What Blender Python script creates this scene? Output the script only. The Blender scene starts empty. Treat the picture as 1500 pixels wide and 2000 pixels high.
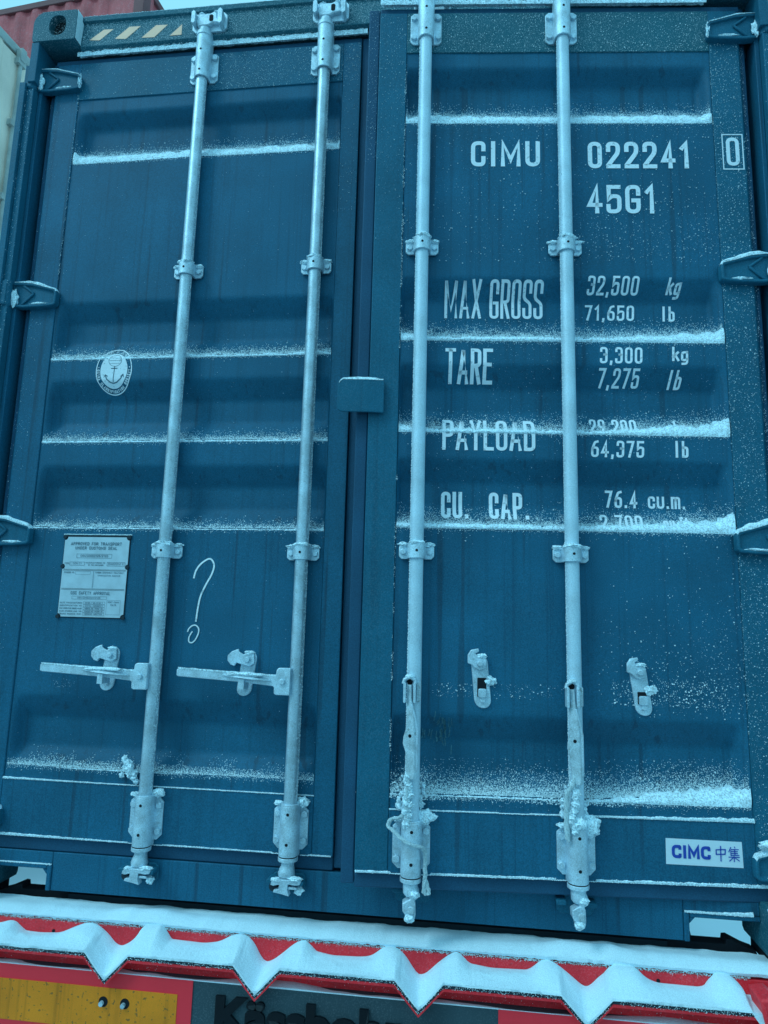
import bpy, bmesh, math, random
import numpy as np
from math import sin, cos, pi, radians, sqrt, atan2
from mathutils import Vector, Matrix, noise as mnoise
rng = np.random.default_rng(7)
random.seed(7)
S = bpy.context.scene
COL = S.collection

# ------------------------------------------------------------------ camera
CAMX, CAMY, CAMZ = 0.319, -1.942, 0.7861
YAW, PITCH, ROLL, FPX = 0.1256, 0.1638, 0.0264, 1341.8
def cam_axes():
    cy, sy = cos(YAW), sin(YAW); cp, sp = cos(PITCH), sin(PITCH)
    f = Vector((-sy*cp, cy*cp, sp)); r = Vector((cy, sy, 0)); u = r.cross(f)
    c, s = cos(ROLL), sin(ROLL)
    return f, c*r+s*u, -s*r+c*u
F_, R_, U_ = cam_axes()
cam = bpy.data.cameras.new('camera'); co = bpy.data.objects.new('camera', cam); COL.objects.link(co)
m = Matrix((R_, U_, -F_)).transposed().to_4x4(); m.translation = (CAMX, CAMY, CAMZ); co.matrix_world = m
cam.sensor_fit = 'HORIZONTAL'; cam.sensor_width = 36; cam.lens = 36*FPX/1500
cam.clip_start = 0.02; cam.clip_end = 3000
S.camera = co
# ------------------------------------------------------------------ world, sun, exposure
w = bpy.data.worlds.new("World"); S.world = w; w.use_nodes = True
nt = w.node_tree; nt.nodes.clear()
SUN_EL, SUN_AZ = radians(46), radians(232)
sky = nt.nodes.new('ShaderNodeTexSky'); sky.sky_type = 'NISHITA'; sky.sun_disc = False
sky.sun_elevation = SUN_EL; sky.sun_rotation = SUN_AZ; sky.dust_density = 3; sky.air_density = 1.0
hs = nt.nodes.new('ShaderNodeHueSaturation'); hs.inputs['Saturation'].default_value = 0.25
mul = nt.nodes.new('ShaderNodeMix'); mul.data_type = 'RGBA'; mul.blend_type = 'MULTIPLY'; mul.inputs[0].default_value = 1
mul.inputs['B'].default_value = (0.36, 0.84, 1.03, 1)
bg = nt.nodes.new('ShaderNodeBackground'); bg.inputs[1].default_value = 0.13
wo = nt.nodes.new('ShaderNodeOutputWorld')
nt.links.new(sky.outputs[0], hs.inputs['Color']); nt.links.new(hs.outputs[0], mul.inputs['A'])
cl = nt.nodes.new('ShaderNodeMix'); cl.data_type = 'RGBA'; cl.inputs[0].default_value = 0.72      # even overcast over the clear sky
tcw = nt.nodes.new('ShaderNodeTexCoord'); sxw = nt.nodes.new('ShaderNodeSeparateXYZ'); nt.links.new(tcw.outputs['Generated'], sxw.inputs[0])
gr = nt.nodes.new('ShaderNodeMapRange'); gr.inputs[1].default_value = 0; gr.inputs[2].default_value = 1; gr.inputs[3].default_value = 1/3; gr.inputs[4].default_value = 1
gm = nt.nodes.new('ShaderNodeMix'); gm.data_type = 'RGBA'; gm.blend_type = 'MULTIPLY'; gm.inputs[0].default_value = 1      # overcast: three times brighter overhead than at the horizon
gm.inputs['A'].default_value = (0.375/.13, 1.03/.13, 1.33/.13, 1)
nt.links.new(sxw.outputs[2], gr.inputs[0]); nt.links.new(gr.outputs[0], gm.inputs['B']); nt.links.new(gm.outputs['Result'], cl.inputs['B'])
nt.links.new(mul.outputs['Result'], cl.inputs['A']); nt.links.new(cl.outputs['Result'], bg.inputs[0]); nt.links.new(bg.outputs[0], wo.inputs[0])
sl = bpy.data.lights.new('sun', 'SUN'); sl.energy = 0.75; sl.angle = radians(14); sl.color = (0.55, 0.9, 1.0)
so = bpy.data.objects.new('sun', sl); COL.objects.link(so)
sd = Vector((sin(SUN_AZ)*cos(SUN_EL), cos(SUN_AZ)*cos(SUN_EL), sin(SUN_EL)))
so.rotation_euler = sd.to_track_quat('Z', 'Y').to_euler(); so.location = (0, -5, 8)
S.view_settings.view_transform = 'Standard'; S.view_settings.look = 'None'
S.view_settings.exposure = 0.28; S.view_settings.gamma = 1
S.view_settings.use_curve_mapping = False

# ------------------------------------------------------------------ materials
def mat(name, col, rough=0.6, metal=0.0, grain=0.10, gscale=900, blotch=0.12, bscale=6, streak=0.0,
        frost=0.0, fscale=260, bump=0.0, bumpscale=300, chips=0.0, chipcol=(0.02,0.1,0.16), spec=0.4, drip=0.0):
    m = bpy.data.materials.new(name); m.use_nodes = True
    n = m.node_tree.nodes; l = m.node_tree.links
    b = n['Principled BSDF']; b.inputs['Roughness'].default_value = rough; b.inputs['Metallic'].default_value = metal
    b.inputs['Specular IOR Level'].default_value = spec
    tc = n.new('ShaderNodeTexCoord')
    def nz(scale, detail=3, vec=None, sc=None):
        t = n.new('ShaderNodeTexNoise'); t.inputs['Scale'].default_value = scale; t.inputs['Detail'].default_value = detail
        if sc is not None:
            mp = n.new('ShaderNodeMapping'); mp.inputs['Scale'].default_value = sc
            l.new(tc.outputs['Object'], mp.inputs[0]); l.new(mp.outputs[0], t.inputs['Vector'])
        else: l.new(tc.outputs['Object'], t.inputs['Vector'])
        return t.outputs[0]
    def rng_(src, a, b_, lo, hi):
        r = n.new('ShaderNodeMapRange'); r.inputs[1].default_value = a; r.inputs[2].default_value = b_
        r.inputs[3].default_value = lo; r.inputs[4].default_value = hi; l.new(src, r.inputs[0]); return r.outputs[0]
    def mth(op, a, b_):
        x = n.new('ShaderNodeMath'); x.operation = op
        for i, q in enumerate((a, b_)):
            if isinstance(q, (int, float)): x.inputs[i].default_value = q
            else: l.new(q, x.inputs[i])
        return x.outputs[0]
    v = rng_(nz(bscale, 4), 0.3, 0.7, 1-blotch, 1+blotch)
    if grain: v = mth('MULTIPLY', v, rng_(nz(gscale, 2), 0.3, 0.7, 1-grain, 1+grain))
    if streak: v = mth('MULTIPLY', v, rng_(nz(1, 3, sc=(60, 60, 1.5)), 0.56, 0.72, 1, 1-streak))
    base = n.new('ShaderNodeMix'); base.data_type = 'RGBA'; base.blend_type = 'MULTIPLY'; base.inputs[0].default_value = 1
    base.inputs['A'].default_value = (*col, 1)
    cmb = n.new('ShaderNodeCombineColor')
    for i in range(3): l.new(v, cmb.inputs[i])
    l.new(cmb.outputs[0], base.inputs['B']); out = base.outputs['Result']
    def over(fac, c2):
        nonlocal out
        x = n.new('ShaderNodeMix'); x.data_type = 'RGBA'; l.new(fac, x.inputs[0]); l.new(out, x.inputs['A'])
        x.inputs['B'].default_value = (*c2, 1); out = x.outputs['Result']
    if drip: over(rng_(nz(1, 2, sc=(34, 34, 0.8)), 0.63, 0.68, 0, drip), (0.012, 0.03, 0.05))
    if drip: over(rng_(nz(1, 2, sc=(85, 85, 1.1)), 0.60, 0.66, 0, drip*.6), (0.006, 0.035, 0.07))
    if chips: over(rng_(nz(95, 3), 0.62, 0.66, 0, chips), chipcol)
    if frost:
        f = mth('MULTIPLY', rng_(nz(fscale, 2), 0.50, 0.66, 0, 1), rng_(nz(9, 3), 0.3, 0.6, 0.3, 1))
        over(mth('MULTIPLY', f, frost), (0.75, 0.88, 0.95))
    l.new(out, b.inputs['Base Color'])
    if bump:
        bp = n.new('ShaderNodeBump'); bp.inputs['Strength'].default_value = bump; bp.inputs['Distance'].default_value = 0.002
        l.new(nz(bumpscale, 4), bp.inputs['Height']); l.new(bp.outputs[0], b.inputs['Normal'])
    return m
BLUE = (0.0090, 0.115, 0.203)
M = dict(
 blue=mat('blue_paint', BLUE, 0.6, grain=.24, gscale=330, blotch=.16, bscale=4, drip=.38, streak=.14, frost=.02, fscale=420, chips=.10, chipcol=(0.03,.15,.2), spec=.22),
 bluef=mat('blue_paint_frosted', (0.012, 0.118, 0.165), 0.6, grain=.2, frost=.17, fscale=240, bump=.15, spec=.2),
 bluem=mat('blue_paint_light_frost', (0.0098, 0.121, 0.199), 0.6, grain=.2, gscale=330, drip=.15, frost=.035, fscale=300, spec=.2),
 rubber=mat('gasket_rubber', (0.011, 0.080, 0.155), 0.8, grain=.2, gscale=330),
 black=mat('hole_black', (0.004, 0.008, 0.014), 0.9, grain=0, blotch=0),
 dark=mat('dark_steel', (0.012, 0.03, 0.045), 0.8),
 zinc=mat('frosted_zinc', (0.54, 0.70, 0.80), 0.42, metal=.35, grain=.18, gscale=350, blotch=.2, bscale=30, chips=.3, chipcol=(.22,.33,.38), bump=.6, bumpscale=420, spec=.3),
 zincr=mat('frosted_rod', (0.52, 0.69, 0.80), 0.5, metal=.2, grain=.12, gscale=330, blotch=.12, bscale=14, bump=.2, bumpscale=400, frost=.4, fscale=300, spec=.4),
 zincg=mat('galvanised_rod', (0.46, 0.60, 0.69), 0.40, metal=.55, grain=.18, gscale=330, blotch=.22, bscale=18, bump=.35, bumpscale=300, frost=.25, fscale=260, chips=.4, chipcol=(.25,.32,.34)),
 zincd=mat('worn_zinc', (0.42, 0.55, 0.62), 0.5, grain=.2, gscale=350, blotch=.22, bscale=40, frost=.35, bump=.4, chips=.6, chipcol=(0.15,0.2,0.2)),
 white=mat('white_lettering', (0.80, 0.88, 0.96), 0.6, grain=.12, blotch=.06, chips=.38, chipcol=(0.05,.17,.24)),
 scuff=mat('rubbed_paint', (0.05, 0.17, 0.22), 0.7, grain=.3, gscale=300, blotch=.3, bscale=60, chips=1.0, chipcol=(0.009, 0.113, 0.20)),
 chalk=mat('chalk', (0.75, 0.85, 0.9), 0.9, grain=.3, gscale=700, chips=.5, chipcol=(0.1,.25,.33)),
 plate=mat('aluminium_plate', (0.50, 0.62, 0.70), 0.5, metal=.2, grain=.08, blotch=.08, bscale=30),
 ink=mat('plate_ink', (0.09, 0.17, 0.23), 0.8, grain=0),
 sticker=mat('white_sticker', (0.70, 0.80, 0.88), 0.5, grain=.04, blotch=.03),
 inkblue=mat('blue_ink', (0.02, 0.07, 0.42), 0.6, grain=0, blotch=.02),
 cream_tape=mat('reflective_tape', (1.0, 0.56, 0.38), 0.5, grain=.06),
 snow=mat('snow', (0.72, 0.88, 0.97), 0.85, grain=.12, gscale=500, blotch=.04, bump=1.0, bumpscale=300, spec=.2),
 snowd=mat('granular_snow', (0.68, 0.86, 0.95), 0.9, grain=.38, gscale=230, blotch=.12, bscale=60, bump=1.0, bumpscale=230, spec=.1),
 snowg=mat('ground_snow', (0.72, 0.86, 0.93), 0.9, grain=.05, blotch=.1, bscale=.6, bump=.4, bumpscale=8, spec=.2),
 added_slush=mat('added_dark_slush', (0.10, 0.11, 0.12), 0.5, grain=.2, gscale=40, blotch=.4, bscale=2, frost=.4, fscale=6),
 flake=mat('snow_crystals', (0.78, 0.92, 0.98), 0.8, grain=0, blotch=0, spec=.3),
 red=mat('red_paint', (0.92, 0.022, 0.035), 0.5, grain=.08, blotch=.15, bscale=9, chips=.25, chipcol=(.25,.02,.02), frost=.06),
 redtape=mat('red_reflective', (1.0, 0.035, 0.055), 0.5, grain=.06, blotch=.05),
 yellow=mat('yellow_reflective', (0.90, 0.25, 0.010), 0.5, grain=.14, blotch=.12, bscale=9, chips=.8, chipcol=(.13,.09,.03), streak=.3),
 bumper=mat('bumper_grey', (0.030, 0.064, 0.082), 0.6, grain=.15, frost=.05),
 letter=mat('embossed_letter', (0.003, 0.006, 0.010), 0.3, grain=.15),
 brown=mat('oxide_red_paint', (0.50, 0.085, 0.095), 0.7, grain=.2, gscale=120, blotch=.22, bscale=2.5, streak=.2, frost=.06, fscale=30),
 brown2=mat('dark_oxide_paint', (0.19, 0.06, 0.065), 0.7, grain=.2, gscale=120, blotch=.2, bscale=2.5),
 cream=mat('cream_paint', (0.88, 0.70, 0.58), 0.7, grain=.06, gscale=120, blotch=.2, bscale=1.6, streak=.15),
 creamd=mat('cream_steel', (0.42, 0.44, 0.42), 0.7, grain=.06, gscale=120, blotch=.2),
 rope=mat('frozen_cord', (0.44, 0.57, 0.62), 0.9, grain=.25, gscale=500, bump=.8, frost=.5),
)

# ------------------------------------------------------------------ mesh builder
class MB:
    def __init__(s): s.v = []; s.f = []; s.mi = []; s.mats = []; s.cur = 0
    def use(s, m):
        m = M[m]
        if m not in s.mats: s.mats.append(m)
        s.cur = s.mats.index(m); return s
    def add(s, vs, fs):
        o = len(s.v); s.v += [tuple(x) for x in vs]
        for f in fs: s.f.append(tuple(i+o for i in f)); s.mi.append(s.cur)
        return s
    def box(s, x0, x1, y0, y1, z0, z1, ch=0.0):
        if x0 > x1: x0, x1 = x1, x0
        if y0 > y1: y0, y1 = y1, y0
        if z0 > z1: z0, z1 = z1, z0
        c = min(ch, (x1-x0)*.45, (z1-z0)*.45)
        if c > 0:
            poly = [(x0+c, z0), (x1-c, z0), (x1, z0+c), (x1, z1-c), (x1-c, z1), (x0+c, z1), (x0, z1-c), (x0, z0+c)]
            return s.prism(poly, y0, y1)
        v = [(x, y, z) for z in (z0, z1) for y in (y0, y1) for x in (x0, x1)]
        return s.add(v, [(0, 2, 3, 1), (4, 5, 7, 6), (0, 1, 5, 4), (2, 6, 7, 3), (0, 4, 6, 2), (1, 3, 7, 5)])
    def prism(s, poly, y0, y1):          # polygon in xz (counter clockwise seen from the camera), extruded in y
        if y0 > y1: y0, y1 = y1, y0
        a = sum(poly[i][0]*poly[(i+1) % len(poly)][1]-poly[(i+1) % len(poly)][0]*poly[i][1] for i in range(len(poly)))
        if a < 0: poly = poly[::-1]
        n = len(poly); v = [(x, y0, z) for x, z in poly]+[(x, y1, z) for x, z in poly]
        f = [tuple(range(n)), tuple(range(2*n-1, n-1, -1))]
        f += [(i, i+n, (i+1) % n+n, (i+1) % n) for i in range(n)]
        return s.add(v, f)
    def prismz(s, poly, z0, z1):         # polygon in xy extruded in z
        a = sum(poly[i][0]*poly[(i+1) % len(poly)][1]-poly[(i+1) % len(poly)][0]*poly[i][1] for i in range(len(poly)))
        if a < 0: poly = poly[::-1]
        n = len(poly); v = [(x, y, z0) for x, y in poly]+[(x, y, z1) for x, y in poly]
        f = [tuple(range(n-1, -1, -1)), tuple(range(n, 2*n))]
        f += [(i, (i+1) % n, (i+1) % n+n, i+n) for i in range(n)]
        return s.add(v, f)
    def cyl(s, p0, p1, r0, r1=None, n=20, caps=True):
        r1 = r0 if r1 is None else r1
        return s.tube([p0, p1], [r0, r1], n, caps)
    def tube(s, pts, rs, n=12, caps=True):
        pts = [Vector(p) for p in pts]
        if isinstance(rs, (int, float)): rs = [rs]*len(pts)
        o = []; up = None
        for i, p in enumerate(pts):
            d = (pts[min(i+1, len(pts)-1)]-pts[max(i-1, 0)]).normalized()
            if up is None: up = Vector((0, 1, 0)) if abs(d.y) < .9 else Vector((1, 0, 0))
            a = d.cross(up).normalized(); b = a.cross(d).normalized(); up = b
            for k in range(n):
                t = 2*pi*k/n; o.append(p+(a*cos(t)+b*sin(t))*rs[i])
        f = []
        for i in range(len(pts)-1):
            for k in range(n):
                f.append((i*n+k, i*n+(k+1) % n, (i+1)*n+(k+1) % n, (i+1)*n+k))
        if caps:
            f.append(tuple(range(n-1, -1, -1))); f.append(tuple((len(pts)-1)*n+k for k in range(n)))
        return s.add(o, f)
    def blob(s, c, r, seed=0, amp=.25, n=10, freq=1.6, flat=1):
        vs = []; fs = []; n = max(n, 11)
        rx, ry, rz = r if isinstance(r, tuple) else (r, r, r)
        for i in range(n+1):
            th = pi*i/n
            for k in range(2*n):
                ph = pi*k/n; d = Vector((sin(th)*cos(ph), sin(th)*sin(ph), cos(th)))
                q = 1+amp*mnoise.noise(d*freq+Vector((seed*3.1, seed*1.7, seed)))+amp*.6*mnoise.noise(d*freq*3+Vector((seed, 7, 3)))+amp*.45*mnoise.noise(d*freq*7+Vector((3, seed, 1)))
                vs.append((c[0]+d.x*rx*q, c[1]+d.y*ry*q, c[2]+d.z*rz*q))
        m2 = 2*n
        for i in range(n):
            for k in range(m2): fs.append((i*m2+k, (i+1)*m2+k, (i+1)*m2+(k+1) % m2, i*m2+(k+1) % m2))
        return s.add(vs, fs)
    def build(s, name, parent=None, mt=None, origin=(0, 0, 0), bevel=0.0, smooth=35, recalc=False):
        me = bpy.data.meshes.new(name)
        ox, oy, oz = origin
        me.from_pydata([(x-ox, y-oy, z-oz) for x, y, z in s.v], [], s.f)
        if mt: me.materials.append(M[mt])
        else:
            for q in s.mats: me.materials.append(q)
            me.polygons.foreach_set('material_index', s.mi)
        if recalc:
            bm = bmesh.new(); bm.from_mesh(me); bmesh.ops.recalc_face_normals(bm, faces=bm.faces); bm.to_mesh(me); bm.free()
        me.polygons.foreach_set('use_smooth', [True]*len(me.polygons))
        me.set_sharp_from_angle(angle=radians(smooth))
        o = bpy.data.objects.new(name, me); COL.objects.link(o)
        if parent is not None: o.parent = parent
        if bevel:
            b = o.modifiers.new('bevel', 'BEVEL'); b.width = bevel; b.segments = 2; b.limit_method = 'ANGLE'; b.angle_limit = radians(40)
            b.harden_normals = False
        return o
def tag(o, label=None, cat=None, group=None, kind=None):
    if label: o['label'] = label
    if cat: o['category'] = cat
    if group: o['group'] = group
    if kind: o['kind'] = kind
    return o
def empty(name, loc=(0, 0, 0), rz=0):
    o = bpy.data.objects.new(name, None); COL.objects.link(o); o.location = loc; o.rotation_euler = (0, 0, rz)
    o.empty_display_size = .1; return o
def nz3(x, y, z): return mnoise.noise(Vector((x, y, z)))
def fbm(x, y, z, o=3):
    a = 1; s = 0; f = 1
    for i in range(o): s += a*mnoise.noise(Vector((x*f, y*f, z*f))); a *= .5; f *= 2.1
    return s
def interp(x, tab):
    if x <= tab[0][0]: return tab[0][1]
    for (a, b), (c, d) in zip(tab, tab[1:]):
        if x <= c: return b+(d-b)*(x-a)/(c-a) if c > a else d
    return tab[-1][1]

# ------------------------------------------------------------------ container geometry constants
YD = 0.0536                     # closed door face plane
PX, PY = 1.1905, 0.0279         # hinge pin
TH = 0.0871                     # right door stands ajar by this angle
XI, XO = 0.111, 1.055           # corrugated panel, inner and outer edge
ZB, ZT = 0.309, 2.58            # corrugated panel, bottom and top
R1, R2 = 0.596, 0.171           # locking rods
# flutes: (top front z, top back z, bottom back z, bottom front z)
FL = [(2.528, 2.480, 2.402, 2.336), (1.819, 1.757, 1.685, 1.622), (1.547, 1.480, 1.409, 1.342),
      (1.263, 1.198, 1.128, 1.064), (0.554, 0.486, 0.402, 0.348)]
DEP = 0.036
def prof0(z):
    for a, b, c, d in FL:
        if d <= z <= a:
            if z > b: return DEP*(a-z)/(a-b)
            if z >= c: return DEP
            return DEP*(z-d)/(c-d)
    return 0.0
def prof(z, r=0.007):
    return sum(prof0(z+r*k/3) for k in range(-3, 4))/7
def endf(x):                    # x = distance coordinate |x| in the door
    a = max(0, min(1, (x-XI-.002)/.010)); b = max(0, min(1, (XO-.004-x)/.030))
    sm = lambda t: t*t*(3-2*t)
    return sm(a)*sm(b)
def panel_y(x, z):              # y of the panel surface, closed coordinates
    return YD+.004+prof(z)*endf(abs(x))
cT, sT = cos(TH), sin(TH)
def rdoor(x, y, z):             # closed coordinates of the right door -> world
    dx, dy = x-PX, y-PY
    return (PX+dx*cT-dy*sT, PY+dx*sT+dy*cT, z)

# ================================================================== THE BLUE CONTAINER
box_ = tag(empty('shipping_container', (0, 0, 0)),
           'dark blue snow-dusted shipping container on the red trailer, right door standing ajar', 'container')
def casting(cx, cz, top, sx):
    b = MB().use('bluef')
    x0, x1 = (cx-.081, cx+.081); z0, z1 = cz-.059, cz+.059
    # front plate with an oval hole: ring between outline and oval
    out = []; inn = []; N = 48
    r = .046
    for k in range(N):
        t = 2*pi*k/N; c_, s_ = cos(t), sin(t)
        q = 1/max(abs(c_)/.081, abs(s_)/.059)
        px, pz = q*c_, q*s_
        if abs(px) > .081-r and abs(pz) > .059-r and (top > 0) == (pz > 0) and (px*sx > 0):
            ex, ez = math.copysign(.081-r, px), math.copysign(.059-r, pz)
            a = atan2(pz-ez, px-ex); px, pz = ex+r*cos(a), ez+r*sin(a)
        out.append((cx+px, cz+pz))
        hx, hz = .032, .020
        ix = math.copysign(max(abs(.050*c_)**1, 0), c_); 
        inn.append((cx+.031*math.copysign(abs(c_)**.75, c_)-.010*sx, cz+.039*math.copysign(abs(s_)**.85, s_)+.001))
    v = [(x, 0, z) for x, z in out]+[(x, 0, z) for x, z in inn]+[(x, .178, z) for x, z in out]+[(x, .03, z) for x, z in inn]
    f = []
    for k in range(N):
        j = (k+1) % N
        f.append((k, j, j+N, k+N)); f.append((j, k, k+2*N, j+2*N)); f.append((k+N, j+N, j+3*N, k+3*N))
    b.add(v, f); b.add([(x, .178, z) for x, z in out], [tuple(range(N-1, -1, -1))])
    b.use('black'); b.box(cx-.06, cx+.06, .03, .032, cz-.045, cz+.045)
    return b.build('corner_casting', box_, bevel=.002, recalc=False)
for sx in (-1, 1):
    casting(sx*1.138, 2.837, 1, sx); casting(sx*1.138, .059, -1, sx)
# header beam (rear top rail): lower nose, tilted face, top lip
h = MB().use('bluef')
pr = [(.046, 2.768), (.034, 2.774), (.040, 2.872), (.031, 2.875), (.031, 2.893), (.13, 2.893), (.13, 2.765), (.075, 2.765), (.075, 2.768)]
n = len(pr)
v = [(-1.057, y, z) for y, z in pr]+[(1.057, y, z) for y, z in pr]
h.add(v, [(i, (i+1) % n, (i+1) % n+n, i+n) for i in range(n)]+[tuple(range(n))[::-1], tuple(range(n, 2*n))])
h.build('header_beam', box_, bevel=.002, recalc=True)
HZ = ([(-1.025,2.800),(-.986,2.796),(-.939,2.840),(-.975,2.841)], [(-.929,2.797),(-.887,2.793),(-.838,2.843),(-.880,2.844)],
      [(-.830,2.792),(-.782,2.790),(-.738,2.839),(-.781,2.841)], [(-.726,2.791),(-.683,2.791),(-.685,2.836)])
t = MB().use('cream_tape')       # hazard tape on the header
hy = lambda x, z: .034+.006*max(0, min(1, (z-2.774)/.098))
for q in HZ: t.add([(x, hy(x, z)-.0012, z) for x, z in q], [tuple(range(len(q)))])
t.build('hazard_tape', box_, recalc=False)
# sill with a cutout near each casting
s_ = MB().use('blue')
zs0, zs1, YS = .011, .114, .052
for sg in (-1, 1):
    s_.box(sg*.8705, sg*1.057, YS, YS+.006, .0815, zs1)
s_.box(-.870, .870, YS, YS+.008, zs0, zs1)
s_.box(-1.057, 1.057, YS+.0065, .16, .104, zs1-.003)
s_.build('door_sill', box_, bevel=.002)
for sg in (-1, 1):               # folded frame of the cutout
    b = MB().use('blue')
    b.box(sg*.8705, sg*.884, .047, .11, .011, .081); b.box(sg*.8845, sg*1.0565, .047, .11, .069, .081)
    b.prism([(sg*.8842, .0688), (sg*.900, .0688), (sg*.8842, .052)], .050, .10)
    b.build('forklift_pocket', box_, bevel=.003)
# corner posts
for sg in (-1, 1):
    b = MB().use('bluem')
    b.box(sg*1.190, sg*1.2185, .002, .12, 2.6225, 2.7775)
    b.box(sg*1.224, sg*1.246, .002, .16, .118, 2.622)
    b.box(sg*1.200, sg*1.2235, .014, .16, .118, 2.622)
    b.use('blue'); b.box(sg*1.150, sg*1.1995, .118, .13, .118, 2.80); b.box(sg*1.186, sg*1.1995, .040, .118, .118, 2.62)
    b.box(sg*1.06, sg*1.184, .100, .112, 2.60, 2.779)
    b.build('corner_post', box_, bevel=.002)
# shell: side walls (corrugated), roof, floor, inside of the door opening
for sg in (-1, 1):
    b = MB().use('blue'); pts = []; y = .16; k = 0
    while y < 12.1:
        for dy, dx in ((0, 0), (.070, 0), (.068, .036), (.070, .036), (.068, 0)):
            y += dy; pts.append((sg*(1.212-dx), y))
    v = [(x, y, .12) for x, y in pts]+[(x, y, 2.84) for x, y in pts]; n = len(pts)
    b.add(v, [(i, i+1, i+1+n, i+n) for i in range(n-1)])
    b.box(sg*1.16, sg*1.219, .178, 12.1, .03 if False else .06, .15); b.box(sg*1.16, sg*1.219, .178, 12.1, 2.80, 2.89)
    b.build('side_wall', box_)
b = MB().use('blue'); b.box(-1.2, 1.2, .13, 12.1, 2.84, 2.88); b.box(-1.21, 1.21, 12.1, 12.19, .0, 2.896); b.build('roof_panel', box_)
b = MB().use('dark'); b.box(-1.16, 1.16, .16, 12.1, .125, .16)
for k in range(38): b.box(-1.16, 1.16, .5+k*.3, .545+k*.3, .04, .124)
b.build('floor', box_)

# ------------------------------------------------------------------ doors
SNOW = MB().use('snowd')          # solid snow resting on the container, world coordinates
def door(sg):
    name = 'door'
    org = (sg*PX, PY, 0)
    yb = YD+.045
    fr = MB().use('blue' if sg < 0 else 'bluem')
    xin = .050 if sg < 0 else .024
    X = lambda a: sg*a
    # stiles and rails with a stepped outer edge
    fr.prismz([(X(XI), YD), (X(xin), YD), (X(xin), yb), (X(XI), yb)], .152, 2.725)
    fr.prismz([(X(XO), YD), (X(1.143), YD), (X(1.156), YD+.014), (X(1.156), yb), (X(XO), yb)], .152, 2.725)
    fr.use('blue'); fr.box(X(XI), X(XO), YD, yb, .152, ZB); fr.use('bluef' if sg > 0 else 'bluem'); fr.box(X(XI), X(XO), YD, yb, ZT, 2.725)
    d = fr.build('door', box_, origin=org, bevel=.0025)
    tag(d, 'left door, closed, two handles latched' if sg < 0 else 'right door, standing ajar, lettered in white')
    # panel
    pn = MB().use('blue')
    xs = [XI+.001, XI+.004, XI+.007, XI+.010, XI+.013]+list(np.linspace(XI+.03, XO-.05, 26))+[XO-.044+.0055*k for k in range(8)]+[XO-.001]
    zs = list(np.arange(ZB, ZT+.0001, (ZT-ZB)/420))
    V = []
    for z in zs:
        for x in xs:
            dent = (.0013*nz3(x*2.3+sg*5, z*2.1, 3)+.0006*nz3(x*7+sg*5, z*5, 9))*endf(x)
            V.append((X(x), panel_y(x, z)+dent, z))
    nx = len(xs); Fc = []
    for i in range(len(zs)-1):
        for k in range(nx-1):
            q = (i*nx+k, i*nx+k+1, (i+1)*nx+k+1, (i+1)*nx+k)
            Fc.append(q if sg > 0 else q[::-1])
    pn.add(V, Fc); pn.build('corrugated_panel', d, origin=org, smooth=60).parent = d
    # gasket all round
    g = MB().use('rubber')
    gi = .012 if sg < 0 else -.012
    ya, ybk = (YD+.010, YD+.040)
    g.box(X(gi), X(xin-.001), ya, ybk, .120, 2.747)
    g.box(X(1.157), X(1.172), ya+.008, ybk+.01, .120, 2.747)
    g.box(X(xin), X(1.157), ya, ybk, .112, .1515); g.box(X(xin), X(1.157), ya-.004, ybk, 2.7255, 2.747)
    g.build('gasket', d, origin=org, bevel=.004)
    # corners of the door mesh frame
    for z in (2.650, 1.842, 1.048, .215): hinge(sg, z, d, org)
    for x in (R1, R2): rod(sg, x, d, org)
    return d
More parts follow.
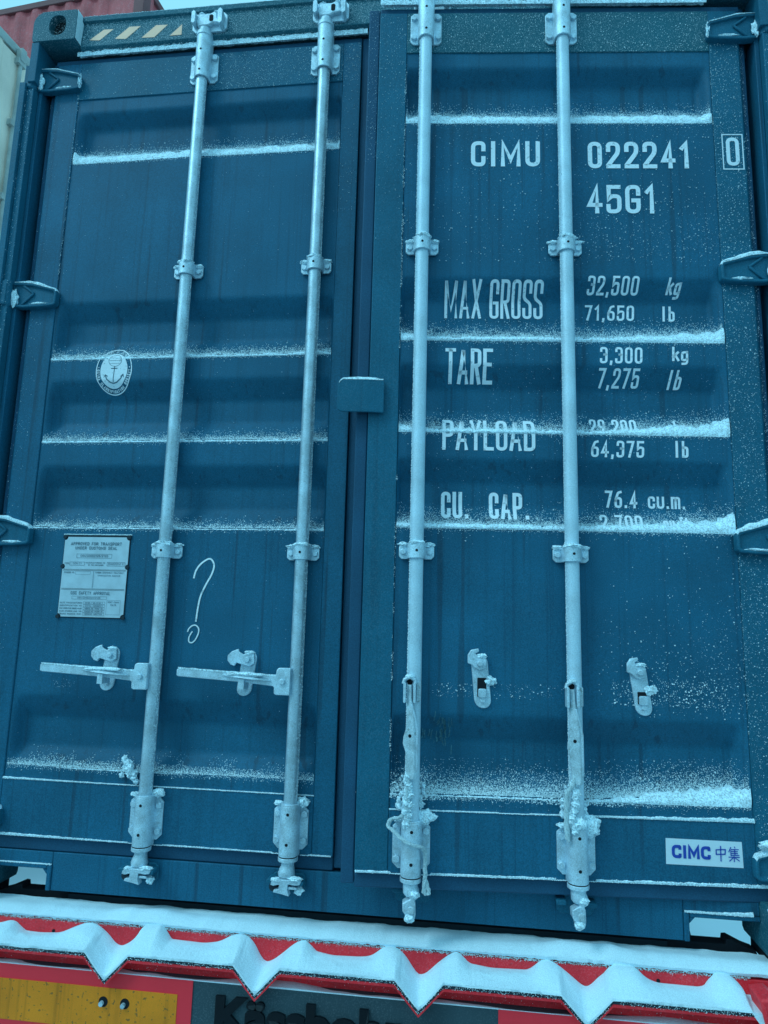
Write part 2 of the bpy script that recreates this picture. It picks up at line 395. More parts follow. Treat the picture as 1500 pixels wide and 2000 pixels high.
def hinge(sg, z, d, org):
    X = lambda a: sg*a
    b = MB().use('bluem')
    y0 = YD-.022
    out = [(1.208, .046), (1.165, .044), (1.130, .040), (1.085, .026), (1.048, .016), (1.043, .008), (1.043, -.034), (1.050, -.040), (1.09, -.044), (1.16, -.046), (1.208, -.040)]
    inn = [(1.200, .036), (1.165, .034), (1.130, .030), (1.085, .018), (1.054, .009), (1.052, .005), (1.052, -.029), (1.056, -.032), (1.09, -.035), (1.16, -.036), (1.200, -.032)]
    n = len(out); P = lambda p, y: (X(p[0]), y, z+p[1])
    v = [P(p, y0) for p in out]+[P(p, y0) for p in inn]+[P(p, y0+.008) for p in inn]+[P(p, YD) for p in out]
    f = []
    for k in range(n):
        j = (k+1) % n
        f += [(k, j, j+n, k+n), (k+n, j+n, j+2*n, k+2*n), (j, k, k+3*n, j+3*n)]
    f.append(tuple(range(2*n, 3*n))); b.add(v, f)
    # forged zigzag rib
    for p, q in (((1.165, .034), (1.125, .004)), ((1.125, .004), (1.165, -.034))):
        p = Vector((p[0], 0, p[1])); q = Vector((q[0], 0, q[1])); dr = (q-p).normalized(); nn = Vector((-dr.z, 0, dr.x))*.004
        pl = [p+nn, q+nn, q-nn, p-nn]; b.prism([(X(a.x), z+a.z) for a in pl], y0+.002, y0+.009)
    b.build('hinge', d, origin=org, bevel=.003, recalc=True)
    if sg: 
        k = MB().use('bluem')
        k.cyl((X(1.212), YD-.030, z-.045), (X(1.212), YD-.030, z+.045), .015, n=16)
        k.box(X(1.205), X(1.235), YD-.046, YD-.012, z-.042, z+.042)
        k.build('hinge_lug', box_, bevel=.003)
    # snow on top of the blade
    th = .008 if z > 2.5 else (.013 if sg < 0 else .017)
    N = 26; V = []; F = []
    for i in range(N+1):
        t = i/N; x = 1.044+t*.150
        zt = interp(x, [(1.043, .006), (1.048, .016), (1.085, .026), (1.130, .040), (1.165, .044), (1.208, .046)])+z
        hgt = th*(.35+.65*sin(pi*min(1, t*1.1))**.6)*(1+.4*nz3(x*40, z*9, sg))
        for k in range(5):
            a = k/4; yy = y0-.002+a*.026
            V.append((x, yy, zt+hgt*sin(pi*(.15+.7*a))-.002))
    for i in range(N):
        for k in range(4): F.append((i*5+k, (i+1)*5+k, (i+1)*5+k+1, i*5+k+1))
    fr = [(i*5, i*5+0) for i in range(N+1)]
    V2 = []
    for i in range(N+1):
        x, yy, zz = V[i*5]; zt = interp(x, [(1.043, .006), (1.048, .016), (1.085, .026), (1.130, .040), (1.165, .044), (1.208, .046)])+z
        V2.append((x, yy+.001, zt-.002))
    o = len(V); V += V2
    for i in range(N): F.append((o+i, o+i+1, (i+1)*5, i*5))
    tr = (lambda p: rdoor(*p)) if sg > 0 else (lambda p: (-p[0], p[1], p[2]))
    SNOW.add([tr(p) for p in V], F)
    SNOW.blob(tr((1.10, y0+.004, z-.033)), (.03, .006, .004), seed=z+sg, amp=.5, n=6)
    SNOW.blob(tr((1.190, y0+.000, z-.010)), (.012, .008, .026), seed=z+sg*2, amp=.6, n=6)
    if z > 2: SNOW.blob(tr((1.045, y0+.006, z-.01)), (.005, .008, .022), seed=z, amp=.5, n=6)
def strap(b, x, z0, z1, rI=.0195, rO=.0255, fl=.049, ch=.010, X=None, yr=None, holes=(), fz=None):
    """bracket: two flanges on the door and a loop round the rod; x signed"""
    yf = YD-.0005
    fz0, fz1 = fz if fz else (z0, z1)
    for s in (-1, 1):
        xa, xb = x+s*(rO-.004), x+s*fl
        lo, hi = min(xa, xb), max(xa, xb)
        if s < 0: poly = [(hi, fz0), (hi, fz1), (lo+ch, fz1), (lo, fz1-ch), (lo, fz0+ch), (lo+ch, fz0)]
        else: poly = [(lo, fz0), (hi-ch, fz0), (hi, fz0+ch), (hi, fz1-ch), (hi-ch, fz1), (lo, fz1)]
        b.prism(poly, yf-.006, yf)
    N = 16; ring = []
    for k in range(N+1):
        a = pi+pi*k/N; ring.append((x+cos(a)*rO, yr+sin(a)*rO))
    inn = [(x+cos(pi+pi*k/N)*rI, yr+sin(pi+pi*k/N)*rI) for k in range(N+1)][::-1]
    poly = [(x-rO-.003, yf-.002)]+ring+[(x+rO+.003, yf-.002), (x+rI, yf-.002)]+inn+[(x-rI, yf-.002)]
    # sweep as quads
    O = [(x-rO-.0005, yf-.002), (x-rO, yr+.004)]+ring+[(x+rO, yr+.004), (x+rO+.0005, yf-.002)]
    I = [(x-rI+.001, yf-.001), (x-rI, yr+.004)]+inn[::-1]+[(x+rI, yr+.004), (x+rI-.001, yf-.001)]
    n = len(O); v = []
    for z in (z0, z1): v += [(a, c_, z) for a, c_ in O]+[(a, c_, z) for a, c_ in I]
    f = []
    for k in range(n-1):
        f += [(k, k+1, k+1+2*n, k+2*n), (n+k+1, n+k, n+k+2*n, n+k+1+2*n), (k+1, k, k+n, k+1+n), (k+2*n, k+1+2*n, k+1+3*n, k+3*n)]
    b.add(v, f)
def bolt(b, x, z, y, r=.0085, t=.006):
    b.cyl((x, y, z), (x, y-t, z), r, r*.92, n=6 if r > .009 else 12)
def rod(sg, x, d, org):
    X = sg*x; yr = YD-.022; pol = 0
    left = sg < 0
    b = MB().use('zincr' if sg > 0 else 'zincg')
    b.cyl((X, yr, .16), (X, yr, 2.78), .0190, n=28); b.build('locking_rod', d, origin=org)
    # mid brackets
    for zc in (1.9056, .9912):
        b = MB().use('zinc'); strap(b, X, zc-.021, zc+.021, yr=yr, ch=.008)
        for s in (-1, 1): bolt(b, X+s*.037, zc-.001, YD-.0062, .0095, .008)
        b.use('black'); b.cyl((X, yr-.0235, zc), (X, yr-.0262, zc), .0040, n=12)
        b.build('rod_bracket', d, origin=org, bevel=.0015, recalc=True)
        tr = (lambda p: rdoor(*p)) if sg > 0 else (lambda p: p)
        hgt = .008
        SNOW.blob(tr((X, yr-.008, zc+.022)), (.026, .020, hgt), seed=X*9+zc, amp=.35, n=8)
        for s in (-1, 1): SNOW.blob(tr((X+s*.036, YD-.006, zc+.020)), (.015, .008, .006), seed=X*5+zc+s, amp=.5, n=7)
    # top guide
    b = MB().use('zinc'); strap(b, X, 2.604, 2.772, yr=yr, fz=(2.603, 2.716), ch=.010)
    for s in (-1, 1):
        for z in (2.625, 2.695): bolt(b, X+s*.038, z, YD-.0062, .0105, .009)
    b.cyl((X, yr, 2.765), (X, yr, 2.780), .0275, n=24)
    b.use('black')
    for z in (2.6995, 2.6217): b.cyl((X, yr-.0235, z+.003), (X, yr-.0262, z+.003), .0042, n=12)
    b.build('rod_bracket', d, origin=org, bevel=.0015, recalc=True)
    # bottom guide
    b = MB().use('zinc'); strap(b, X, .156, .287, yr=yr, fz=(.168, .285), ch=.014, rO=.0265)
    for s in (-1, 1):
        for z in (.192, .262): bolt(b, X+s*.0385, z, YD-.0062, .0105, .009)
    b.cyl((X, yr, .143), (X, yr, .1535), .0275, n=24); b.cyl((X, yr, .281), (X, yr, .292), .0262, n=24)
    b.use('black')
    for z in (.2673, .1894): b.cyl((X, yr-.0245, z), (X, yr-.0272, z), .0044, n=12)
    b.use('black'); b.cyl((X, yr, .1535), (X, yr, .156), .0262, n=24)
    b.build('rod_bracket', d, origin=org, bevel=.0015, recalc=True)
    cams(sg, X, yr, d, org)
def cams(sg, X, yr, d, org):
    # ---- top cam
    b = MB().use('zinc')
    b.tube([(X, yr, 2.775), (X, yr, 2.792), (X, yr, 2.800)], [.021, .0225, .020], n=18)
    y0, y1 = yr-.020, yr+.016
    b.prism([(X-.021, 2.797), (X+.018, 2.797), (X+.030, 2.806), (X+.052, 2.806), (X+.056, 2.818), (X+.048, 2.826), (X+.046, 2.846),
             (X+.036, 2.852), (X+.022, 2.845), (X+.010, 2.842), (X-.004, 2.848), (X-.018, 2.846), (X-.024, 2.834), (X-.030, 2.818), (X-.024, 2.806)], y0, y1)
    b.build('cam_end', d, origin=org, bevel=.005, recalc=True)
    b = MB().use('black'); b.box(X+.020, X+.034, y0-.001, y0+.004, 2.812, 2.838, ch=.004); b.build('cam_slot', d, origin=org)
    tr = (lambda p: rdoor(*p)) if sg > 0 else (lambda p: p)
    if sg < 0:
        SNOW.blob((X+.042, yr-.008, 2.850), (.012, .014, .006), seed=X, n=7); SNOW.blob((X-.010, yr-.008, 2.848), (.014, .014, .005), seed=X+3, n=7)
    # keepers on header and sill: fixed to the container
    k = MB().use('zinc' if sg < 0 else 'zincd')
    k.box(X-.040, X-.026, .0, .040, 2.800, 2.850, ch=.006); k.box(X+.056, X+.072, -.006, .040, 2.785, 2.845, ch=.008)
    k.box(X-.045, X+.078, .026, .034, 2.785, 2.858, ch=.012)
    k.build('cam_keeper', box_, bevel=.004)
    k = MB().use('bluem')
    k.box(X-.046, X+.050, .044, .0515, .056, .108, ch=.010)
    k.box(X-.050, X-.024, .004, .044, .090, .102, ch=.003); k.box(X+.026, X+.052, .004, .044, .088, .100, ch=.003)
    if sg < 0: k.use('dark'); k.cyl((X-.034, .044, .078), (X-.034, .016, .078), .012, n=14)
    k.build('cam_keeper', box_, bevel=.003)
    # ---- bottom cam
    b = MB().use('zinc')
    if sg < 0:
        b.tube([(X, yr, .146), (X, yr, .130), (X-.001, yr, .122), (X-.002, yr, .112), (X-.002, yr, .104), (X-.002, yr, .099)], [.018, .0180, .0205, .0235, .0225, .013], n=18)
        y0, y1 = yr-.030, yr-.008
        b.prism([(X-.014, .102), (X+.012, .102), (X+.034, .106), (X+.046, .100), (X+.042, .092), (X+.030, .090), (X+.010, .092), (X+.009, .078),
                 (X+.014, .062), (X-.004, .066), (X-.030, .070), (X-.028, .076), (X-.015, .078), (X-.014, .090), (X-.030, .086), (X-.038, .088), (X-.036, .096), (X-.024, .103)], y0, y1)
        b.box(X+.0095, X+.034, y0+.004, y1, .078, .084, ch=.002)
        SNOW.blob((X+.028, y0+.008, .104), (.018, .012, .005), seed=X+1, amp=.5, n=8); SNOW.blob((X-.026, y0+.008, .100), (.012, .010, .005), seed=X+4, amp=.5, n=8)
        SNOW.blob((X+.038, .020, .072), (.011, .010, .010), seed=X+6, amp=.5, n=8)
    else:
        b.tube([(X, yr, .146), (X, yr, .130), (X+.002, yr, .120), (X+.004, yr, .110)], [.019, .0192, .021, .016], n=18)
        y0, y1 = yr-.020, yr+.010
        b.prism([(X-.006, .118), (X+.022, .124), (X+.020, .110), (X+.010, .104), (X+.013, .098), (X+.014, .072), (X+.012, .060), (X+.002, .054),
                 (X-.010, .058), (X-.013, .070), (X-.019, .078), (X-.020, .096), (X-.010, .102), (X, .106)], y0, y1)
        b.use('zincd'); b.box(X-.006, X+.010, y0-.004, y0+.006, .072, .090, ch=.003)
        tr2 = lambda p: rdoor(*p)
        SNOW.blob(tr2((X-.002, y0, .062)), (.013, .008, .010), seed=X+1, amp=.3, n=8); SNOW.blob(tr2((X+.010, y0+.004, .118)), (.014, .012, .008), seed=X+5, amp=.4, n=8)
    b.build('cam_end', d, origin=org, bevel=.005, recalc=True)

# ------------------------------------------------------------------ stroke lettering
G = {
 '0': (1, [[(0,0,.5),(0,1,.5),(1,1,.5),(1,0,.5),'c']]), 'O': (1, [[(0,0,.5),(0,1,.5),(1,1,.5),(1,0,.5),'c']]),
 '1': (.62, [[(.75,0),(.75,1),(.1,.80)]]), '2': (1, [[(0,.72),(0,1,.5),(1,1,.5),(1,.60,.35),(0,.06),(0,0),(1,0)]]),
 '3': (1, [[(0,.80),(0,1,.5),(1,1,.5),(1,.54,.35),(.62,.54)], [(.62,.54),(1,.54,.4),(1,0,.5),(0,0,.5),(0,.20)]]),
 '4': (1, [[(.70,0),(.70,1),(0,.26),(1,.26)]]), '5': (1, [[(.95,1),(.05,1),(.05,.52),(.3,.62,.3),(1,.62,.5),(1,0,.5),(0,0,.5),(0,.22)]]),
 '6': (1, [[(.92,1),(.45,.95,.2),(0,.5,.4),(0,0,.5),(1,0,.5),(1,.58,.5),(0,.58,.5),(0,.4)]]), '7': (1, [[(0,1),(1,1),(.35,0)]]),
 '8': (1, [[(0,0,.5),(0,.54,.4),(1,.54,.4),(1,0,.5),'c'], [(.05,.54,.4),(.05,1,.5),(.95,1,.5),(.95,.54,.4),'c']]),
 '9': (1, [[(.08,0),(.55,.05,.2),(1,.5,.4),(1,1,.5),(0,1,.5),(0,.42,.5),(1,.42,.5),(1,.6)]]),
 'A': (1.1, [[(0,0),(.5,1),(1,0)], [(.18,.28),(.82,.28)]]), 'B': (1, [[(0,0),(0,1),(.95,1,.5),(.95,.54,.4),(0,.54)], [(0,.54),(1,.54,.4),(1,0,.5),(0,0)]]),
 'C': (1, [[(1,.70),(1,1,.5),(0,1,.5),(0,0,.5),(1,0,.5),(1,.30)]]), 'Q': (1.15, [[(1,.84),(1,1,.6),(0,1,.6),(0,0,.6),(1,0,.6),(1,.16)]]), 'D': (1, [[(0,0),(0,1),(1,1,.5),(1,0,.5),'c']]),
 'E': (.9, [[(1,1),(0,1),(0,0),(1,0)], [(0,.52),(.8,.52)]]), 'F': (.9, [[(1,1),(0,1),(0,0)], [(0,.52),(.8,.52)]]),
 'G': (1, [[(.55,.45),(1,.45),(1,0,.5),(0,0,.5),(0,1,.5),(1,1,.5),(1,.72)]]), 'H': (1, [[(0,0),(0,1)], [(1,0),(1,1)], [(0,.5),(1,.5)]]),
 'I': (.16, [[(.5,0),(.5,1)]]), 'K': (1, [[(0,0),(0,1)], [(1,1),(0,.4)], [(.3,.55),(1,0)]]), 'L': (.85, [[(0,1),(0,0),(1,0)]]),
 'M': (1.5, [[(0,0),(0,1),(.5,.22),(1,1),(1,0)]]), 'N': (1.05, [[(0,0),(0,1),(1,0),(1,1)]]),
 'P': (1, [[(0,0),(0,1),(1,1,.5),(1,.45,.5),(0,.45)]]), 'R': (1, [[(0,0),(0,1),(1,1,.5),(1,.48,.5),(0,.48)], [(.5,.48),(1,0)]]),
 'S': (1, [[(1,.74),(1,1,.5),(0,1,.5),(0,.58,.4),(1,.44,.4),(1,0,.5),(0,0,.5),(0,.26)]]), 'T': (1, [[(0,1),(1,1)], [(.5,1),(.5,0)]]),
 'U': (1, [[(0,1),(0,0,.5),(1,0,.5),(1,1)]]), 'V': (1, [[(0,1),(.5,0),(1,1)]]), 'X': (1, [[(0,0),(1,1)], [(0,1),(1,0)]]),
 'Y': (1, [[(0,1),(.5,.48),(1,1)], [(.5,.48),(.5,0)]]), 'W': (1.3, [[(0,1),(.25,0),(.5,.8),(.75,0),(1,1)]]), 'Z': (1, [[(0,1),(1,1),(0,0),(1,0)]]),
 '.': (.16, [[(.5,0),(.5,.03)]]), ',': (.16, [[(.5,.04),(.1,-.12)]]), ' ': (.7, []), '/': (.7, [[(0,0),(1,1)]]), '-': (.6, [[(0,.5),(1,.5)]]),
 'k': (.95, [[(0,0),(0,1)], [(.95,.62),(0,.26)], [(.4,.40),(1,0)]]), 'g': (.95, [[(1,.66),(1,-.28,.5),(.1,-.30)], [(1,.1,.0),(.6,0,.2),(0,0,.5),(0,.64,.5),(1,.64,.3)]]),
 'l': (.16, [[(.5,0),(.5,1)]]), 'b': (.95, [[(0,1),(0,0),(1,0,.5),(1,.62,.5),(0,.62)]]), 'c': (.9, [[(1,.48),(1,.66,.5),(0,.66,.5),(0,0,.5),(1,0,.5),(1,.18)]]),
 'u': (.95, [[(0,.66),(0,0,.5),(1,0,.5),(1,.66)]]), 'm': (1.3, [[(0,0),(0,.66),(.5,.66,.3),(.5,0)], [(.5,.5),(.5,.66,.2),(1,.66,.3),(1,0)]]),
 'f': (.7, [[(.35,0),(.35,1,.3),(1,1)], [(0,.62),(.9,.62)]]), 't': (.7, [[(.35,.95),(.35,0,.3),(1,0)], [(0,.66),(.9,.66)]]),
}
def fillet(pts, closed):
    P = [(p[0], p[1], p[2] if len(p) > 2 else 0) for p in pts]; out = []; n = len(P)
    for i, (x, y, r) in enumerate(P):
        if (not closed and i in (0, n-1)) or r <= 0: out.append((x, y)); continue
        a = Vector(P[i-1][:2]); b = Vector((x, y)); c = Vector(P[(i+1) % n][:2])
        u = a-b; v_ = c-b; lu, lv = u.length, v_.length
        if lu < 1e-6 or lv < 1e-6: out.append((x, y)); continue
        q = min(r, lu*.5, lv*.5); p0 = b+u/lu*q; p1 = b+v_/lv*q
        for k in range(7):
            t = k/6; out.append(tuple(p0*(1-t)**2+b*2*t*(1-t)+p1*t*t))
    return out
def stroke2d(pts, wd, closed=False, cap=True, seg=.004):
    """polyline -> (verts2d, quads), mitred"""
    Q = []
    for p in pts:
        if not Q or (Vector(p)-Vector(Q[-1])).length > 1e-5: Q.append(tuple(p))
    if closed and (Vector(Q[0])-Vector(Q[-1])).length < 1e-5: Q.pop()
    n = len(Q)
    if n < 2: return [], []
    if cap and not closed:
        a, b = Vector(Q[0]), Vector(Q[1]); Q[0] = tuple(a-(b-a).normalized()*wd/2)
        a, b = Vector(Q[-1]), Vector(Q[-2]); Q[-1] = tuple(a-(b-a).normalized()*wd/2)
    L = []; 
    for i in range(n):
        p = Vector(Q[i])
        a = Vector(Q[i-1]) if (i > 0 or closed) else None; b = Vector(Q[(i+1) % n]) if (i < n-1 or closed) else None
        d1 = (p-a).normalized() if a is not None else None; d2 = (b-p).normalized() if b is not None else None
        if d1 is None: d1 = d2
        if d2 is None: d2 = d1
        n1 = Vector((-d1.y, d1.x)); n2 = Vector((-d2.y, d2.x)); m_ = (n1+n2)
        if m_.length < .3: m_ = n1
        m_.normalize(); k = min(2.2, 1/max(.2, m_.dot(n1)))
        L.append((p+m_*wd/2*k, p-m_*wd/2*k))
    V = []; F = []
    R = list(range(n))+([0] if closed else [])
    for i, j in zip(R, R[1:]):
        l = (L[j][0]-L[i][0]).length; k = max(1, int(l/seg))
        base = len(V)
        for t in range(k+1):
            V += [tuple(L[i][0].lerp(L[j][0], t/k)), tuple(L[i][1].lerp(L[j][1], t/k))]
        for t in range(k): F.append((base+2*t, base+2*t+1, base+2*t+3, base+2*t+2))
    return V, F
def text2d(s, x0, z0, x1, z1, wd, slant=0.0, gap=.30):
    """string fitted into x0..x1, cap height z0..z1"""
    ws = [G[c][0] for c in s]; n = len(s)
    # glyph widths: unit u for centreline widths, stroke adds wd
    tot = x1-x0; H = z1-z0
    wi = sum(w for w in ws); u = (tot-wd*n)/(wi+gap*(n-1)) ; g = gap*u
    V = []; F = []; x = x0
    for c, w_ in zip(s, ws):
        for st in G[c][1]:
            cl = st[-1] == 'c'; pts = [p for p in st if p != 'c']
            W = w_*u
            P = []
            for p in pts:
                P.append((x+wd/2+p[0]*W, z0+wd/2+p[1]*(H-wd), (p[2]*W if len(p) > 2 else 0)))
            P = fillet(P, cl)
            v, f = stroke2d(P, wd, cl)
            o = len(V); V += [(a+slant*(b-z0), b) for a, b in v]; F += [tuple(i+o for i in q) for q in f]
        x += w_*u+wd+g
    return V, F
def decal(V, F, yf, mt, name, parent, org, sg=1, seq=[0]):
    b = MB().use(mt); seq[0] += 1
    o = [(x, yf(x, z)-.0012-.00002*(seq[0] % 7), z) for x, z in V]
    fs = []
    for f in F:                  # face the camera (normal -y)
        p = [V[i] for i in f]; a = sum(p[i][0]*p[(i+1) % len(p)][1]-p[(i+1) % len(p)][0]*p[i][1] for i in range(len(p)))
        if abs(a) < 1e-12: continue
        fs.append(f if a > 0 else f[::-1])
    b.add(o, fs); return b.build(name, parent, origin=org)

LD = door(-1); RD = door(1)
RD.location = (PX, PY, 0); RD.rotation_euler = (0, 0, TH)
LD.location = (-PX, PY, 0)
LO, RO = (-PX, PY, 0), (PX, PY, 0)
for s, x0, z0, x1, z1, wd, sl, gp in [
    ('CIMU', .316, 2.184, .527, 2.270, .0130, 0, .45), ('022241', .672, 2.178, .980, 2.268, .0135, 0, .42), ('0', 1.087, 2.184, 1.126, 2.279, .0115, 0, .3),
    ('45G1', .667, 2.028, .871, 2.122, .0130, 0, .35), ('MAX', .242, 1.704, .352, 1.814, .0085, 0, .30), ('GROSS', .377, 1.704, .536, 1.814, .0088, 0, .28),
    ('32,500', .664, 1.776, .815, 1.826, .0068, .03, .38), ('71,650', .660, 1.701, .806, 1.750, .0068, .05, .40),
    ('TARE', .245, 1.494, .384, 1.594, .0105, 0, .25), ('3,300', .692, 1.553, .814, 1.603, .0068, .04, .40), ('7,275', .689, 1.488, .808, 1.540, .0068, .04, .40),
    ('PAYLOAD', .239, 1.287, .504, 1.382, .0100, 0, .26), ('29,200', .660, 1.344, .794, 1.392, .0068, .04, .40), ('64,375', .660, 1.273, .809, 1.322, .0068, .05, .40),
    ('CU.', .239, 1.092, .318, 1.172, .0105, 0, .30), ('CAP.', .376, 1.092, .490, 1.172, .0105, 0, .30), ('76.4', .705, 1.134, .797, 1.184, .0072, .03, .42), ('2,700', .684, 1.066, .803, 1.112, .0068, .03, .40),
    ('kg', .896, 1.778, .937, 1.822, .0068, .14, .3), ('lb', .889, 1.700, .926, 1.748, .0068, .03, .8), ('kg', .899, 1.562, .945, 1.606, .0068, .04, .3),
    ('lb', .890, 1.486, .928, 1.537, .0068, .12, .8), ('kg', .900, 1.348, .940, 1.390, .0068, .04, .3), ('lb', .896, 1.275, .933, 1.324, .0072, .02, .8),
    ('cu.m.', .827, 1.134, .932, 1.184, .0066, 0, .32), ('cu.ft.', .860, 1.068, .945, 1.110, .0064, 0, .3)]:
    V, F = text2d(s, x0, z0, x1, z1, wd, sl, gp)
    yf = (lambda x, z: YD-.0002) if x0 > 1.056 else panel_y
    decal(V, F, yf, 'white', 'lettering', RD, RO)
V, F = stroke2d([(1.077, 2.173), (1.137, 2.173), (1.137, 2.289), (1.077, 2.289)], .0035, True)
decal(V, F, lambda x, z: YD, 'white', 'lettering_frame', RD, RO)
# maker sticker
sk = MB().use('sticker'); sk.prism([(.826, .2015), (1.021, .1985), (1.0195, .261), (.827, .264)], YD-.0008, YD+.002)
stk = sk.build('maker_sticker', RD, origin=RO)
def bftext(s, x0, z0, h, wmax, yfun, mt, name, parent, org, bold=.0, shear=0):
    cu = bpy.data.curves.new(name, 'FONT'); cu.body = s; cu.size = 1; cu.offset = bold; cu.shear = shear; cu.resolution_u = 3
    ob = bpy.data.objects.new(name, cu); me = bpy.data.meshes.new_from_object(ob)
    vs = [v.co.copy() for v in me.vertices]; fs = [tuple(p.vertices) for p in me.polygons]
    bpy.data.objects.remove(ob); bpy.data.meshes.remove(me)
    ax = min(v.x for v in vs); bx = max(v.x for v in vs); az = 0; bz = max(v.y for v in vs)
    sx = wmax/(bx-ax); sz = h/bz
    return [(x0+(v.x-ax)*sx, z0+v.y*sz) for v in vs], fs
slope = -.011
def stick(V): return [(x, z+(x-.84)*slope) for x, z in V]
V, F = text2d('QIMQ', .841, .217, .939, .249, .0075, 0, .22)
decal(stick(V), F, lambda x, z: YD-.0008, 'inkblue', 'lettering', RD, RO)
V = []; F = []
def cjk(strokes, x, z, w_, h_, wd):
    for st in strokes:
        v, f = stroke2d([(x+a*w_, z+b*h_) for a, b in st], wd, False, False); o = len(V); V.extend(v); F.extend([tuple(i+o for i in q) for q in f])
cjk([[(.05,.78),(.05,.38)], [(.02,.75),(.95,.80),(.90,.42)], [(.06,.42),(.92,.46)], [(.5,1.05),(.48,-.08)]], .952, .217, .026, .033, .0028)
cjk([[(.25,1.0),(.02,.62)], [(.22,.78),(.22,.34)], [(.55,1.05),(.62,.92)], [(.24,.82),(.95,.84)], [(.24,.68),(.85,.69)], [(.24,.54),(.85,.55)], [(.20,.40),(.98,.42)], [(.58,.84),(.58,.40)],
     [(.0,.26),(1.0,.28)], [(.5,.36),(.5,-.08)], [(.42,.24),(.05,-.04)], [(.56,.24),(.98,.0)]], .984, .217, .028, .033, .0022)
decal(stick(V), F, lambda x, z: YD-.0008, 'inkblue', 'lettering', RD, RO)
# lap plate welded to the right door, reaching over the left one
lp = MB().use('bluem')
def lapplate():
    xs = [-.066, -.063, -.056, -.045, .0, .018, .024, .030, .066, .069]
    def zr(x):
        if x < -.045:
            a = (-.045-x)/.021; k = .014*(1-sqrt(max(0, 1-a*a))); return 1.389+k, 1.488-k
        return (1.389, 1.488)
    rows = []
    for x in xs:
        a, b_ = zr(x); y = YD-.016+(0 if x < .02 else -.001+ (x-.02)*.12); y = y if x < .02 else YD-.016+(x-.02)*.10
        rows.append((x, y-.004, a, b_))
    V = []; F = []
    for x, y, a, b_ in rows: V += [(x, y, a), (x, y, b_), (x, y+.006, a), (x, y+.006, b_)]
    for i in range(len(rows)-1):
        p = 4*i; q = p+4
        F += [(p, q, q+1, p+1), (p+2, p+3, q+3, q+2), (p+1, q+1, q+3, p+3), (p, p+2, q+2, q)]
    F += [(0, 1, 3, 2), (p+4, p+6, p+7, p+5)]
    lp.add(V, F); lp.box(.024, .060, YD-.012, YD, 1.396, 1.480)
lapplate(); lp.build('lap_plate', RD, origin=RO, bevel=.002, recalc=True)
V = []; F = []; N = 24
for i in range(N+1):
    x = -.062+.128*i/N; hh = .007*(.5+.5*sin(pi*i/N))+.002*nz3(x*60, 1, 2)
    for dy, dz in ((-.021, -.002), (-.021, hh*.6), (-.017, hh), (-.012, -.001)): V.append(rdoor(x, YD+dy+max(0, x-.02)*.1, 1.488+dz-(.012*max(0, (-.050-x)/.012)**2)))
for i in range(N):
    for k in range(3): F.append((i*4+k, (i+1)*4+k, (i+1)*4+k+1, i*4+k+1))
SNOW.add(V, F)

# scuffed, rubbed paint between the left rod and the catch
for D_, O_, cx, cz, n_, seed in ((RD, RO, .245, .515, 34, 1),):
    rr = random.Random(seed); V = []; F = []
    for i in range(n_):
        x = cx+rr.gauss(0, .017); z = cz+rr.gauss(0, .022); L_ = rr.uniform(.006, .034); wv = rr.uniform(.0012, .0042)
        v, f = stroke2d([(x, z), (x+rr.uniform(-.002, .002), z-L_*.5), (x+rr.uniform(-.004, .004), z-L_)], wv, False, False); o = len(V); V += v; F += [tuple(q+o for q in g_) for g_ in f]
    decal(V, F, panel_y if cz > ZB else (lambda x, z: YD), 'scuff', 'paint_scuff', D_, O_)
# ------------------------------------------------------------------ left door: approval plate, emblem, chalk mark
pb = MB().use('plate')
px0, px1, pz0, pz1 = -.9345, -.722, .788, 1.034
def notch(cx, cz, r, a0, a1, n=6): return [(cx+r*cos(a0+(a1-a0)*k/n), cz+r*sin(a0+(a1-a0)*k/n)) for k in range(n+1)]
r = .010; zm = .942
outl = notch(px0, pz0, r, pi/2, 0)+notch(px1, pz0, r, pi, pi/2)+notch(px1, zm, r*.8, -pi/2, -3*pi/2)+notch(px1, pz1, r, -pi/2, -pi)+notch(px0, pz1, r, 0, -pi/2)+notch(px0, zm, r*.8, pi/2, -pi/2)
pb.prism(outl, YD+.004-.004, YD+.006)
pb.build('approval_plate', LD, origin=LO)
bk = MB().use('dark'); bk.box(px0-.002, px1+.0025, YD+.0015, YD+.006, pz0-.002, pz1+.006)
for cx in (px0, px1):
    for cz in (pz0, zm, pz1): bk.cyl((cx, YD+.001, cz), (cx, YD-.0025, cz), .006, n=10)
bk.build('plate_backing', LD, origin=LO)
V = []; F = []
def put(s, x0, z0, x1, z1, wd, gap=.4):
    v, f = text2d(s, x0, z0, x1, z1, wd, 0, gap); o = len(V); V.extend(v); F.extend([tuple(i+o for i in q) for q in f])
def rect(x0, z0, x1, z1, wd=.0009):
    v, f = stroke2d([(x0, z0), (x1, z0), (x1, z1), (x0, z1)], wd, True, seg=.05); o = len(V); V.extend(v); F.extend([tuple(i+o for i in q) for q in f])
put('APPROVED FOR TRANSPORT', -.913, 1.008, -.746, 1.018, .0015); put('UNDER CUSTOMS SEAL', -.897, .995, -.760, 1.0045, .0015)
rect(-.890, .969, -.775, .981); put('CHN/CCS50125/2125', -.878, .972, -.787, .9785, .0010)
put('TYPE', -.928, .949, -.914, .954, .0008); rect(-.911, .946, -.862, .956); put('CCM-21', -.900, .949, -.872, .954, .0008)
put('MANUFACTURERS NO', -.858, .952, -.795, .956, .0008); put('OF THE CONTAINER', -.850, .945, -.800, .949, .0008); rect(-.788, .945, -.730, .956); put('CIMU022241 0', -.785, .948, -.735, .954, .0008)
for z in (.933, .930, .874, .871):
    rect(-.930, z, -.726, z+.0001, .0008)
rect(-.830, .876, -.829, .928, .0006); put('OWNERS NO', -.927, .921, -.893, .926, .0008); rect(-.889, .918, -.840, .927, .0006)
